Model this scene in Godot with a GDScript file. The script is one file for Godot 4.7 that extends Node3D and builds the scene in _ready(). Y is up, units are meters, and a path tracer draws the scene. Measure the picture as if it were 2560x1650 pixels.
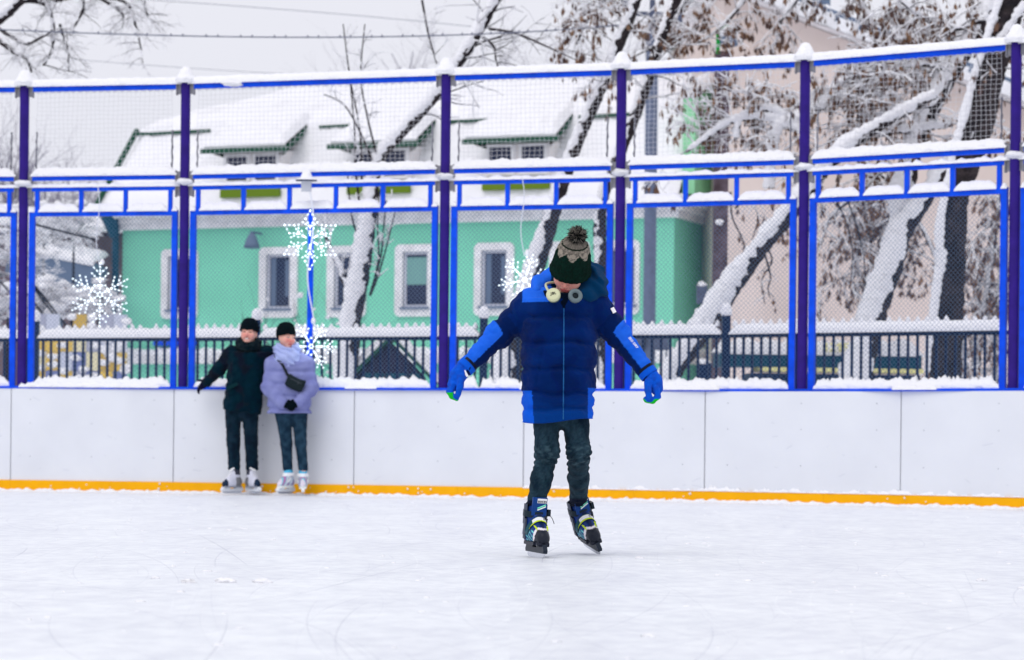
extends Node3D
# A child skating towards the camera on an outdoor rink, two people leaning on the boards behind,
# a netted rink fence, and beyond it snowy trees, a green house and a beige building.

const FOCAL := 6600.0          # lens, in photograph pixels
const ROLL := 0.010629         # the photographer's camera leans by 0.6 degrees
const EYE := 0.547             # height of the camera over the ice
const SHIFT := 0.04393939      # lens shift upwards

var dice := RandomNumberGenerator.new()
var rough := FastNoiseLite.new()
var wrinkle := FastNoiseLite.new()
var taken := {}
var M := {}

# ---------------------------------------------------------------- geometry
class Geo:
	var v := PackedVector3Array()
	var n := PackedVector3Array()
	var c := PackedColorArray()
	var ix := PackedInt32Array()
	var col := Color.WHITE

	func quad(a: Vector3, b: Vector3, d: Vector3, e: Vector3, nn: Vector3) -> void:
		var s := v.size()
		for p: Vector3 in [a, b, d, e]:
			v.append(p); n.append(nn); c.append(col)
		if (b - a).cross(d - a).dot(nn) > 0.0:
			for k: int in [0, 2, 1, 0, 3, 2]: ix.append(s + k)
		else:
			for k: int in [0, 1, 2, 0, 2, 3]: ix.append(s + k)

	func tri(a: Vector3, b: Vector3, d: Vector3, nn: Vector3) -> void:
		var s := v.size()
		for p: Vector3 in [a, b, d]:
			v.append(p); n.append(nn); c.append(col)
		if (b - a).cross(d - a).dot(nn) > 0.0:
			for k: int in [0, 2, 1]: ix.append(s + k)
		else:
			for k: int in [0, 1, 2]: ix.append(s + k)

	# a box with chamfered vertical faces left out: eight corners, six faces
	func box(at: Vector3, size: Vector3, turn := Basis()) -> void:
		var h := size * 0.5
		for ax in 3:
			for s: float in [-1.0, 1.0]:
				var d := Vector3.ZERO; d[ax] = s
				var e := Vector3.ZERO; e[(ax + 1) % 3] = 1.0
				var g := Vector3.ZERO; g[(ax + 2) % 3] = 1.0
				var m := at + turn * (d * h)
				var eu := turn * (e * h)
				var gu := turn * (g * h)
				quad(m - eu - gu, m + eu - gu, m + eu + gu, m - eu + gu, (turn * d).normalized())

	# a bar between two points with a rectangular section
	func bar(a: Vector3, b: Vector3, w: float, t: float, up := Vector3.UP) -> void:
		var x := (b - a)
		var l := x.length()
		if l < 1e-5: return
		x /= l
		var z := x.cross(up)
		if z.length() < 1e-3: z = x.cross(Vector3.RIGHT)
		z = z.normalized()
		var y := z.cross(x).normalized()
		box((a + b) * 0.5, Vector3(l, w, t), Basis(x, y, z))

	func tube(pts: PackedVector3Array, rad: PackedFloat32Array, sides := 8, capped := true) -> void:
		var k := pts.size()
		if k < 2: return
		var s0 := v.size()
		var t0 := (pts[1] - pts[0]).normalized()
		var u := t0.cross(Vector3.UP)
		if u.length() < 0.1: u = t0.cross(Vector3.RIGHT)
		u = u.normalized()
		for i in k:
			var t := (pts[mini(i + 1, k - 1)] - pts[maxi(i - 1, 0)]).normalized()
			u = (u - t * u.dot(t)).normalized()
			var w := t.cross(u)
			for j in sides:
				var a := TAU * j / sides
				var d := u * cos(a) + w * sin(a)
				v.append(pts[i] + d * rad[i]); n.append(d); c.append(col)
		for i in k - 1:
			for j in sides:
				var a := s0 + i * sides + j
				var b := s0 + i * sides + (j + 1) % sides
				for q: int in [a, b + sides, b, a, a + sides, b + sides]: ix.append(q)
		if capped:
			for e: int in [0, k - 1]:
				var t := (pts[1] - pts[0]).normalized() * -1.0 if e == 0 else (pts[k - 1] - pts[k - 2]).normalized()
				var m := v.size()
				v.append(pts[e]); n.append(t); c.append(col)
				for j in sides:
					v.append(v[s0 + e * sides + j]); n.append(t); c.append(col)
				for j in sides:
					var a := m + 1 + j
					var b := m + 1 + (j + 1) % sides
					if e == 0:
						for q: int in [m, a, b]: ix.append(q)
					else:
						for q: int in [m, b, a]: ix.append(q)

	func rod(a: Vector3, b: Vector3, r: float, sides := 8, r2 := -1.0, capped := true) -> void:
		tube(PackedVector3Array([a, b]), PackedFloat32Array([r, r if r2 < 0.0 else r2]), sides, capped)

	# an uneven lump, from a sphere
	func blob(at: Vector3, r: Vector3, noise: FastNoiseLite, amount := 0.25, rings := 7, segs := 10, freq := 1.0) -> void:
		var s0 := v.size()
		for i in rings + 1:
			var th := PI * i / rings
			for j in segs:
				var ph := TAU * j / segs
				var d := Vector3(sin(th) * cos(ph), cos(th), sin(th) * sin(ph))
				var k := 1.0 + amount * noise.get_noise_3dv((at * 3.0 + d * 1.2) * freq)
				v.append(at + d * r * k); n.append((d / r).normalized()); c.append(col)
		for i in rings:
			for j in segs:
				var a := s0 + i * segs + j
				var b := s0 + i * segs + (j + 1) % segs
				for q: int in [a, b + segs, b, a, a + segs, b + segs]: ix.append(q)

	# settled snow along a line: a dome section that swells and thins, rounded at both ends
	func ridge(pts: PackedVector3Array, wide: float, high: float, noise: FastNoiseLite, amount := 0.35, step := 0.04, spikes := 0.0, gap := 0.0) -> void:
		var line := PackedVector3Array()
		for i in pts.size() - 1:
			var m := maxi(2, int(ceil((pts[i + 1] - pts[i]).length() / step)))
			for j in m: line.append(pts[i].lerp(pts[i + 1], float(j) / m))
		line.append(pts[-1])
		var k := line.size()
		var total := (k - 1) * step
		var s0 := v.size()
		var sides := 9
		for i in k:
			var t := (line[mini(i + 1, k - 1)] - line[maxi(i - 1, 0)]).normalized()
			var across := t.cross(Vector3.UP).normalized()
			var e := minf(i, k - 1 - i) * step
			var taper := sqrt(clampf(e / (high * 0.9), 0.02, 1.0))
			var q := noise.get_noise_3dv(line[i] * 9.0)
			var q2 := noise.get_noise_3dv(line[i] * 31.0 + Vector3(7, 3, 1))
			var h := high * taper * maxf(0.12, 1.0 + amount * (q * 1.3 + q2 * 0.5))
			if gap > 0.0: h *= smoothstep(-gap - 0.12, -gap + 0.12, noise.get_noise_3dv(line[i] * 4.0 + Vector3(40, 0, 0)))
			if spikes > 0.0: h += spikes * maxf(0.0, q2 * 2.0)
			var w := wide * 0.5 * lerpf(0.6, 1.0, taper) * (1.0 + amount * 0.5 * q)
			for j in sides:
				var a := PI * 1.16 * j / (sides - 1) - PI * 0.08
				var d := across * cos(a) + Vector3.UP * sin(a)
				v.append(line[i] + across * cos(a) * w + Vector3.UP * sin(a) * (h if sin(a) > 0.0 else 0.03)); n.append(d); c.append(col)
		for i in k - 1:
			for j in sides - 1:
				var a := s0 + i * sides + j
				for q: int in [a, a + 1, a + 1 + sides, a, a + 1 + sides, a + sides]: ix.append(q)
		if total < 0.0: return

	# a flat outline (x, y) given depth along z, both faces closed
	func plate(outline: PackedVector2Array, z0: float, z1: float) -> void:
		var t := Geometry2D.triangulate_polygon(outline)
		for f in t.size() / 3:
			for z: float in [z0, z1]:
				var nn := Vector3(0, 0, 1.0 if z == maxf(z0, z1) else -1.0)
				var a := outline[t[f * 3]]; var b := outline[t[f * 3 + 1]]; var d := outline[t[f * 3 + 2]]
				tri(Vector3(a.x, a.y, z), Vector3(b.x, b.y, z), Vector3(d.x, d.y, z), nn)
		var k := outline.size()
		var mid := Vector2.ZERO
		for p in outline: mid += p / k
		var cw := Geometry2D.is_polygon_clockwise(outline)
		for i in k:
			var a := outline[i]; var b := outline[(i + 1) % k]
			var d := (b - a).normalized()
			var nn := Vector3(d.y, -d.x, 0)
			if cw: nn = -nn
			quad(Vector3(a.x, a.y, z0), Vector3(b.x, b.y, z0), Vector3(b.x, b.y, z1), Vector3(a.x, a.y, z1), nn)

	func lathe(at: Vector3, profile: PackedVector2Array, segs := 16, turn := Basis()) -> void:
		var s0 := v.size()
		var k := profile.size()
		for i in k:
			var d := (profile[mini(i + 1, k - 1)] - profile[maxi(i - 1, 0)]).normalized()
			for j in segs:
				var a := TAU * j / segs
				v.append(at + turn * Vector3(profile[i].x * cos(a), profile[i].y, profile[i].x * sin(a)))
				n.append((turn * Vector3(d.y * cos(a), -d.x, d.y * sin(a))).normalized()); c.append(col)
		for i in k - 1:
			for j in segs:
				var a := s0 + i * segs + j
				var b := s0 + i * segs + (j + 1) % segs
				for q: int in [a, b + segs, a + segs, a, b, b + segs]: ix.append(q)

	func mesh() -> ArrayMesh:
		var arrays := []
		arrays.resize(Mesh.ARRAY_MAX)
		arrays[Mesh.ARRAY_VERTEX] = v
		arrays[Mesh.ARRAY_NORMAL] = n
		arrays[Mesh.ARRAY_COLOR] = c
		arrays[Mesh.ARRAY_INDEX] = ix
		var m := ArrayMesh.new()
		m.add_surface_from_arrays(Mesh.PRIMITIVE_TRIANGLES, arrays)
		return m


# ---------------------------------------------------------------- distance fields
static func cap(p: Vector3, a: Vector3, b: Vector3, ra: float, rb: float) -> float:
	var ba := b - a
	var h := clampf((p - a).dot(ba) / ba.length_squared(), 0.0, 1.0)
	return (p - a - ba * h).length() - lerpf(ra, rb, h)

static func ell(p: Vector3, at: Vector3, r: Vector3) -> float:
	var q := (p - at) / r
	var k0 := q.length()
	var k1 := (q / r).length()
	return k0 * (k0 - 1.0) / maxf(k1, 1e-6)

static func smin(a: float, b: float, k: float) -> float:
	var h := maxf(k - absf(a - b), 0.0) / k
	return minf(a, b) - h * h * k * 0.25

static func chain(p: Vector3, pts: PackedVector3Array, rad: PackedFloat32Array, k: float) -> float:
	var d := 1e3
	for i in pts.size() - 1:
		d = smin(d, cap(p, pts[i], pts[i + 1], rad[i], rad[i + 1]), k)
	return d

# surface nets: one vertex in each cell that the surface crosses, one quad round each crossed edge
func nets(f: Callable, lo: Vector3, hi: Vector3, cell: float, tint = null) -> ArrayMesh:
	var bx := int(ceil((hi.x - lo.x) / cell / 4.0))
	var by := int(ceil((hi.y - lo.y) / cell / 4.0))
	var bz := int(ceil((hi.z - lo.z) / cell / 4.0))
	var nx := bx * 4 + 1
	var ny := by * 4 + 1
	var nz := bz * 4 + 1
	var sy := nx
	var sz := nx * ny
	var vals := PackedFloat32Array(); vals.resize(nx * ny * nz); vals.fill(1e3)
	var have := PackedByteArray(); have.resize(nx * ny * nz)
	var id := PackedInt32Array(); id.resize(nx * ny * nz); id.fill(-1)
	var active: Array[Vector3i] = []
	var far := cell * 6.5
	for k in bz:
		for j in by:
			for i in bx:
				var d: float = f.call(lo + Vector3(i * 4 + 2, j * 4 + 2, k * 4 + 2) * cell)
				if absf(d) < far: active.append(Vector3i(i, j, k))
	for b in active:
		for k in 5:
			for j in 5:
				var at := (b.x * 4) + (b.y * 4 + j) * sy + (b.z * 4 + k) * sz
				for i in 5:
					if have[at + i] == 0:
						have[at + i] = 1
						vals[at + i] = f.call(lo + Vector3(b.x * 4 + i, b.y * 4 + j, b.z * 4 + k) * cell)
	var off := PackedInt32Array([0, 1, sy, sy + 1, sz, sz + 1, sz + sy, sz + sy + 1])
	var edges := PackedInt32Array([0, 1, 2, 3, 4, 5, 6, 7, 0, 2, 1, 3, 4, 6, 5, 7, 0, 4, 1, 5, 2, 6, 3, 7])
	var v := PackedVector3Array()
	var cells := PackedInt32Array()
	for b in active:
		for k in 4:
			for j in 4:
				for i in 4:
					var at := (b.x * 4 + i) + (b.y * 4 + j) * sy + (b.z * 4 + k) * sz
					var neg := 0
					for o in off:
						if vals[at + o] < 0.0: neg += 1
					if neg == 0 or neg == 8: continue
					var sum := Vector3.ZERO
					var m := 0
					for e in 12:
						var p := edges[e * 2]; var q := edges[e * 2 + 1]
						var a := vals[at + off[p]]; var c := vals[at + off[q]]
						if (a < 0.0) != (c < 0.0):
							var t := a / (a - c)
							var pp := Vector3(p & 1, (p >> 1) & 1, p >> 2)
							var qq := Vector3(q & 1, (q >> 1) & 1, q >> 2)
							sum += pp.lerp(qq, t)
							m += 1
					id[at] = v.size()
					cells.append(at)
					v.append(lo + (Vector3(b.x * 4 + i, b.y * 4 + j, b.z * 4 + k) + sum / m) * cell)
	var ix := PackedInt32Array()
	var n := PackedVector3Array(); n.resize(v.size())
	var steps := PackedInt32Array([1, sy, sz])
	for at in cells:
		for ax in 3:
			var a := vals[at]; var c := vals[at + steps[ax]]
			if (a < 0.0) == (c < 0.0): continue
			var s1 := steps[(ax + 1) % 3]; var s2 := steps[(ax + 2) % 3]
			if at - s1 - s2 < 0: continue
			var q0 := id[at]; var q1 := id[at - s1]; var q2 := id[at - s1 - s2]; var q3 := id[at - s2]
			if q1 < 0 or q2 < 0 or q3 < 0: continue
			if a >= 0.0:
				var sw := q1; q1 = q3; q3 = sw
			ix.append_array(PackedInt32Array([q0, q2, q1, q0, q3, q2]))
			var nn := (v[q1] - v[q3]).cross(v[q2] - v[q0])
			n[q0] += nn; n[q1] += nn; n[q2] += nn; n[q3] += nn
	var c := PackedColorArray(); c.resize(v.size()); c.fill(Color.WHITE)
	for i in v.size():
		n[i] = n[i].normalized()
		if tint != null: c[i] = tint.call(v[i], n[i])
	var arrays := []
	arrays.resize(Mesh.ARRAY_MAX)
	arrays[Mesh.ARRAY_VERTEX] = v
	arrays[Mesh.ARRAY_NORMAL] = n
	arrays[Mesh.ARRAY_COLOR] = c
	arrays[Mesh.ARRAY_INDEX] = ix
	var mesh := ArrayMesh.new()
	mesh.add_surface_from_arrays(Mesh.PRIMITIVE_TRIANGLES, arrays)
	return mesh

# ---------------------------------------------------------------- nodes
func numbered(called: String) -> String:
	var k: int = taken.get(called, 0)
	taken[called] = k + 1
	return called if k == 0 else "%s_%03d" % [called, k]

func tag(o: Node, label: String, category := "", group := "", kind := "") -> void:
	if label: o.set_meta("label", label)
	if category: o.set_meta("category", category)
	if group: o.set_meta("group", group)
	if kind: o.set_meta("kind", kind)

func thing(called: String, label: String, category: String, at := Vector3.ZERO, group := "") -> Node3D:
	var o := Node3D.new()
	o.name = numbered(called)
	add_child(o)
	o.position = at
	tag(o, label, category, group)
	return o

func part(parent: Node, called: String, mesh: Mesh, m: Material, kind := "") -> MeshInstance3D:
	var o := MeshInstance3D.new()
	var k := 0
	var wanted := called
	while parent.has_node(wanted):
		k += 1
		wanted = "%s_%03d" % [called, k]
	o.name = wanted
	o.mesh = mesh
	o.material_override = m
	parent.add_child(o, true)
	if kind: o.set_meta("kind", kind)
	return o

func lone(called: String, mesh: Mesh, m: Material, label: String, category: String, at := Vector3.ZERO, group := "") -> MeshInstance3D:
	var o := part(self, numbered(called), mesh, m)
	o.position = at
	tag(o, label, category, group)
	return o

func scatter(parent: Node, called: String, mesh: Mesh, m: Material, places: Array, colors := []) -> MultiMeshInstance3D:
	var mm := MultiMesh.new()
	mm.transform_format = MultiMesh.TRANSFORM_3D
	mm.use_colors = colors.size() > 0
	mm.mesh = mesh
	mm.instance_count = places.size()
	for i in places.size():
		mm.set_instance_transform(i, places[i])
		if colors.size(): mm.set_instance_color(i, colors[i % colors.size()])
	var o := MultiMeshInstance3D.new()
	o.name = called
	o.multimesh = mm
	o.material_override = m
	parent.add_child(o, true)
	o.set_meta("kind", "stuff")
	return o

# a place in the world from where the lens sees it, and how far away it stands
func spot(x: float, y: float, far: float) -> Vector3:
	var a := (x - 1280.0) / FOCAL
	var b := (825.0 - y) / FOCAL + SHIFT
	return Vector3((a * cos(ROLL) - b * sin(ROLL)) * far, EYE + (a * sin(ROLL) + b * cos(ROLL)) * far, -far)

# ---------------------------------------------------------------- materials
func srgb(r: float, g: float, b: float) -> Color:
	return Color(r / 255.0, g / 255.0, b / 255.0)

func lin(r: float, g: float, b: float) -> Color:      # a vertex colour from sRGB numbers
	return srgb(r, g, b).srgb_to_linear()

func paint(color: Color, roughness := 0.6, metallic := 0.0, vertex := false) -> StandardMaterial3D:
	var m := StandardMaterial3D.new()
	m.albedo_color = color
	m.roughness = roughness
	m.metallic = metallic
	m.metallic_specular = 0.5 if roughness < 0.3 or metallic > 0.0 else 0.28
	m.vertex_color_use_as_albedo = vertex
	return m

func grain(frequency: float, octaves := 4, size := 512, from := Color.BLACK, to := Color.WHITE, kind := FastNoiseLite.TYPE_SIMPLEX_SMOOTH) -> NoiseTexture2D:
	var f := FastNoiseLite.new()
	f.noise_type = kind
	f.frequency = frequency
	f.fractal_octaves = octaves
	f.seed = 11
	var t := NoiseTexture2D.new()
	t.width = size; t.height = size
	t.seamless = true
	t.noise = f
	var g := Gradient.new()
	g.set_color(0, from); g.set_color(1, to)
	t.color_ramp = g
	return t

func worn(m: StandardMaterial3D, tex: Texture2D, scale: float) -> StandardMaterial3D:
	m.albedo_texture = tex
	m.uv1_triplanar = true
	m.uv1_world_triplanar = true
	m.uv1_scale = Vector3.ONE * scale
	return m

func relief(m: StandardMaterial3D, tex: Texture2D, depth: float, scale := 0.0) -> StandardMaterial3D:
	m.heightmap_enabled = true
	m.heightmap_texture = tex
	m.heightmap_scale = depth
	if scale > 0.0:
		m.uv1_triplanar = true
		m.uv1_world_triplanar = true
		m.uv1_scale = Vector3.ONE * scale
	return m

func make_materials() -> void:
	var lumps := grain(0.02, 4)
	var fine := grain(0.05, 3)
	var mottle := grain(0.012, 5, 512, Color(0.82, 0.82, 0.82), Color(1, 1, 1))
	M.snow = relief(paint(srgb(240, 240, 244), 0.95), lumps, 2.0, 1.3)
	M.snow_ground = relief(paint(srgb(238, 240, 247), 0.95), lumps, 4.0, 0.25)
	M.blue = worn(paint(srgb(0, 84, 246), 0.5), mottle, 0.9)
	M.purple = worn(paint(srgb(50, 26, 132), 0.5), mottle, 0.8)
	M.zinc = worn(paint(srgb(150, 150, 158), 0.5, 0.5), mottle, 3.0)
	M.board = worn(paint(srgb(229, 232, 238), 0.4), grain(0.006, 5, 512, Color(0.955, 0.955, 0.96), Color(1, 1, 1)), 0.35)
	M.seam = paint(srgb(120, 126, 140), 0.8)
	M.scuff = paint(srgb(204, 208, 217), 0.7)
	M.kick = worn(paint(srgb(252, 182, 0), 0.5), grain(0.01, 4, 512, Color(0.95, 0.94, 0.93), Color(1, 1, 1)), 0.5)
	M.wire = paint(srgb(84, 112, 146), 0.6, 0.1)
	M.cord = paint(srgb(208, 209, 216), 0.9)
	M.rope = paint(srgb(112, 112, 122), 0.9)
	M.iron = worn(paint(srgb(14, 40, 78), 0.5), mottle, 1.0)
	M.bark = relief(worn(paint(Color.WHITE, 0.95, 0.0, true), grain(0.03, 4, 512, Color(0.55, 0.55, 0.55), Color(1, 1, 1)), 1.4), fine, 3.0)
	M.seed = paint(Color.WHITE, 0.9, 0.0, true)
	M.seed.backlight_enabled = true
	M.seed.backlight = Color(0.25, 0.2, 0.15)
	M.green_wall = worn(paint(srgb(138, 224, 194), 0.95), grain(0.004, 5, 512, Color(0.88, 0.9, 0.89), Color(1, 1, 1)), 0.12)
	M.trim = worn(paint(srgb(250, 249, 252), 0.8), mottle, 0.3)
	M.cream = paint(srgb(226, 222, 222), 0.85)
	M.roof_green = paint(srgb(34, 78, 62), 0.7)
	M.mint = worn(paint(srgb(158, 226, 178), 0.95), mottle, 0.2)
	M.olive = paint(srgb(98, 124, 34), 0.7)
	M.glass = paint(srgb(22, 34, 66), 0.12)
	M.curtain = paint(srgb(120, 165, 160), 0.6)
	M.sash = paint(srgb(206, 208, 220), 0.6)
	M.teal = paint(srgb(8, 70, 92), 0.5)
	M.beige = worn(paint(srgb(226, 212, 206), 0.9), grain(0.004, 5, 512, Color(0.9, 0.89, 0.88), Color(1, 1, 1)), 0.1)
	M.slate = paint(srgb(100, 116, 140), 0.6)
	M.pole_grey = worn(paint(srgb(112, 124, 152), 0.6, 0.2), mottle, 0.7)
	M.pole_brown = worn(paint(srgb(112, 100, 112), 0.9), grain(0.01, 5, 512, Color(0.6, 0.56, 0.54), Color(1, 1, 1)), 0.6)
	M.box_grey = worn(paint(srgb(96, 104, 128), 0.6), mottle, 1.0)
	M.clamp = paint(srgb(10, 150, 60), 0.5)
	M.cable = paint(srgb(120, 124, 140), 0.8)
	M.cord_white = paint(srgb(225, 228, 238), 0.7)
	M.lamp_body = paint(srgb(190, 194, 204), 0.4, 0.3)
	M.led = paint(srgb(255, 255, 255), 0.4)
	M.led.emission_enabled = true
	M.led.emission = srgb(228, 250, 255)
	M.led.emission_energy_multiplier = 1.5
	M.skin = paint(Color.WHITE, 0.55, 0.0, true)
	M.skin.subsurf_scatter_enabled = true
	M.skin.subsurf_scatter_strength = 0.15
	M.cloth = relief(paint(Color.WHITE, 0.85, 0.0, true), fine, 0.35, 9.0)
	M.cloth.metallic_specular = 0.14
	M.cloth.rim_enabled = true
	M.cloth.rim = 0.06
	M.knit = relief(paint(Color.WHITE, 0.95, 0.0, true), grain(0.09, 2), 1.2, 12.0)
	M.knit.rim_enabled = true
	M.knit.rim = 0.05
	M.knit.metallic_specular = 0.1
	M.hard = paint(Color.WHITE, 0.4, 0.0, true)
	M.steel = paint(srgb(205, 208, 216), 0.22, 0.9)
	M.white = paint(srgb(238, 238, 240), 0.5)
	M.black = paint(srgb(14, 16, 22), 0.6)
	M.shed = worn(paint(srgb(128, 108, 112), 0.9), mottle, 0.4)
	M.pale_yellow = paint(srgb(236, 230, 160), 0.7)
	M.dark_wood = worn(paint(srgb(52, 52, 76), 0.85), mottle, 0.8)
	M.teal_wood = worn(paint(srgb(34, 88, 108), 0.8), mottle, 0.8)
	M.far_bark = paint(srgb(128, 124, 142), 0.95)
	M.zip = paint(srgb(28, 92, 150), 0.5)
	M.yellow = paint(srgb(206, 232, 30), 0.6)
	M.bulb_cord = paint(srgb(220, 224, 236), 0.6)

# ---------------------------------------------------------------- the rink
func ice_texture() -> ImageTexture:
	var w := 2048
	var h := 2048
	var a := FastNoiseLite.new(); a.seed = 3; a.frequency = 0.004; a.fractal_octaves = 5
	var b := FastNoiseLite.new(); b.seed = 8; b.frequency = 0.02; b.fractal_octaves = 4
	var la := a.get_image(w, h, false, false, true).get_data()
	var lb := b.get_image(w, h, false, false, true).get_data()
	var tone := PackedFloat32Array(); tone.resize(w * h)
	for i in w * h:
		tone[i] = (la[i] - 128.0) * 0.05 + (lb[i] - 128.0) * 0.07 + dice.randf_range(-5.0, 5.0)
	dice.seed = 5
	for s in 1500:
		var x := dice.randf() * w
		var y := dice.randf() * h
		var dir := dice.randf() * TAU
		var bend := dice.randf_range(-0.0011, 0.0011)
		var long := int(dice.randf_range(60, 900))
		var wide := dice.randf() < 0.5
		var deep := dice.randf_range(-20.0, 9.0) if s > 40 else -34.0
		for k in long:
			x += cos(dir); y += sin(dir); dir += bend
			var at := posmod(int(x), w) + posmod(int(y), h) * w
			tone[at] += deep * sin(PI * k / long)
			if wide: tone[posmod(at + 1, w * h)] += deep * 0.7
	var out := PackedByteArray(); out.resize(w * h * 3)
	for i in w * h:
		var t := tone[i]
		out[i * 3] = clampi(int(231.0 + t), 0, 255)
		out[i * 3 + 1] = clampi(int(234.0 + t), 0, 255)
		out[i * 3 + 2] = clampi(int(239.0 + t * 0.8), 0, 255)
	return ImageTexture.create_from_image(Image.create_from_data(w, h, false, Image.FORMAT_RGB8, out))

func build_ground() -> void:
	var ice := Geo.new()
	var edge := board_line(0.0)
	# the ice runs from behind the camera to the boards
	var front := 6.0
	for i in edge.size() - 1:
		var a := edge[i]; var b := edge[i + 1]
		ice.quad(a, b, Vector3(b.x, 0, front), Vector3(a.x, 0, front), Vector3.UP)
	var l := edge[0]; var r := edge[-1]
	ice.quad(Vector3(-30, 0, l.z), l, Vector3(l.x, 0, front), Vector3(-30, 0, front), Vector3.UP)
	ice.quad(r, Vector3(30, 0, r.z), Vector3(30, 0, front), Vector3(r.x, 0, front), Vector3.UP)
	M.ice = paint(Color.WHITE, 0.42)
	M.ice.albedo_texture = ice_texture()
	M.ice.uv1_triplanar = true
	M.ice.uv1_world_triplanar = true
	M.ice.uv1_scale = Vector3(0.19, 0.1, 0.1)
	M.ice.heightmap_enabled = true
	M.ice.heightmap_texture = M.ice.albedo_texture
	M.ice.heightmap_scale = 1.6
	var o := part(self, "ice_rink", ice.mesh(), M.ice)
	tag(o, "scratched white ice of the skating rink", "", "", "structure")
	# snowy ground beyond the boards: one uneven sheet out to the horizon
	var g := Geo.new()
	var nx := 70
	var nz := 60
	for j in nz + 1:
		for i in nx + 1:
			var q := float(j) / nz
			var z := -30.2 - 300.0 * q * q
			var x := lerpf(-1.0, 1.0, float(i) / nx)
			x = signf(x) * (absf(x) * 14.0 + 200.0 * pow(absf(x), 3.0) * (0.1 + q))
			if j == 0: z = minf(fence_z(clampf(x, -7.0, 6.2)) - 0.14, -20.0)
			elif j < 8: z = lerpf(minf(fence_z(clampf(x, -7.0, 6.2)) - 0.14, -20.0), z, j / 8.0)
			var y := 0.25 + smoothstep(30.0, 58.0, -z) * 0.85 + rough.get_noise_2d(x * 3.0, z * 3.0) * 0.12
			g.v.append(Vector3(x, y, z)); g.n.append(Vector3.UP); g.c.append(Color.WHITE)
	for j in nz:
		for i in nx:
			var a := j * (nx + 1) + i
			for k: int in [a, a + nx + 2, a + 1, a, a + nx + 1, a + nx + 2]: g.ix.append(k)
	for j in nz + 1:
		for i in nx + 1:
			var k := j * (nx + 1) + i
			var ex := g.v[j * (nx + 1) + mini(i + 1, nx)] - g.v[j * (nx + 1) + maxi(i - 1, 0)]
			var ez := g.v[mini(j + 1, nz) * (nx + 1) + i] - g.v[maxi(j - 1, 0) * (nx + 1) + i]
			g.n[k] = ex.cross(ez).normalized() * signf(ex.cross(ez).y)
	o = part(self, "snow_ground", g.mesh(), M.snow_ground)
	tag(o, "snow covered ground beyond the rink", "", "", "structure")

const POSTS := [Vector2(-7.35, -29.1), Vector2(-5.371, -28.808), Vector2(-3.562, -28.427), Vector2(-0.729, -27.552), Vector2(1.086, -27.007), Vector2(2.887, -26.274), Vector2(4.752, -25.003), Vector2(6.25, -23.6)]
const JOINTS := [Vector2(-7.55, -29.15), Vector2(-5.47, -28.81), Vector2(-3.647, -28.446), Vector2(-1.667, -27.85), Vector2(0.119, -27.302), Vector2(1.947, -26.664), Vector2(3.782, -25.685), Vector2(5.448, -24.4), Vector2(6.7, -23.0)]
const TOP_RAIL := 4.422
const NET_RAIL := 3.444
const LADDER_TOP := 3.322
const LADDER_LOW := 3.055
const BOARD_TOP := 1.118

func fence_z(x: float) -> float:
	for i in POSTS.size() - 1:
		if x <= POSTS[i + 1].x or i == POSTS.size() - 2:
			var t: float = (x - POSTS[i].x) / (POSTS[i + 1].x - POSTS[i].x)
			return lerpf(POSTS[i].y, POSTS[i + 1].y, t)
	return -28.0

func board_line(out: float) -> PackedVector3Array:     # foot of the boards' face, moved towards the ice
	var p := PackedVector3Array()
	for i in JOINTS.size():
		var d: Vector2 = (JOINTS[mini(i + 1, JOINTS.size() - 1)] - JOINTS[maxi(i - 1, 0)]).normalized()
		var q: Vector2 = JOINTS[i] + Vector2(-d.y, d.x) * out
		p.append(Vector3(q.x, 0, q.y))
	return p

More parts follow.
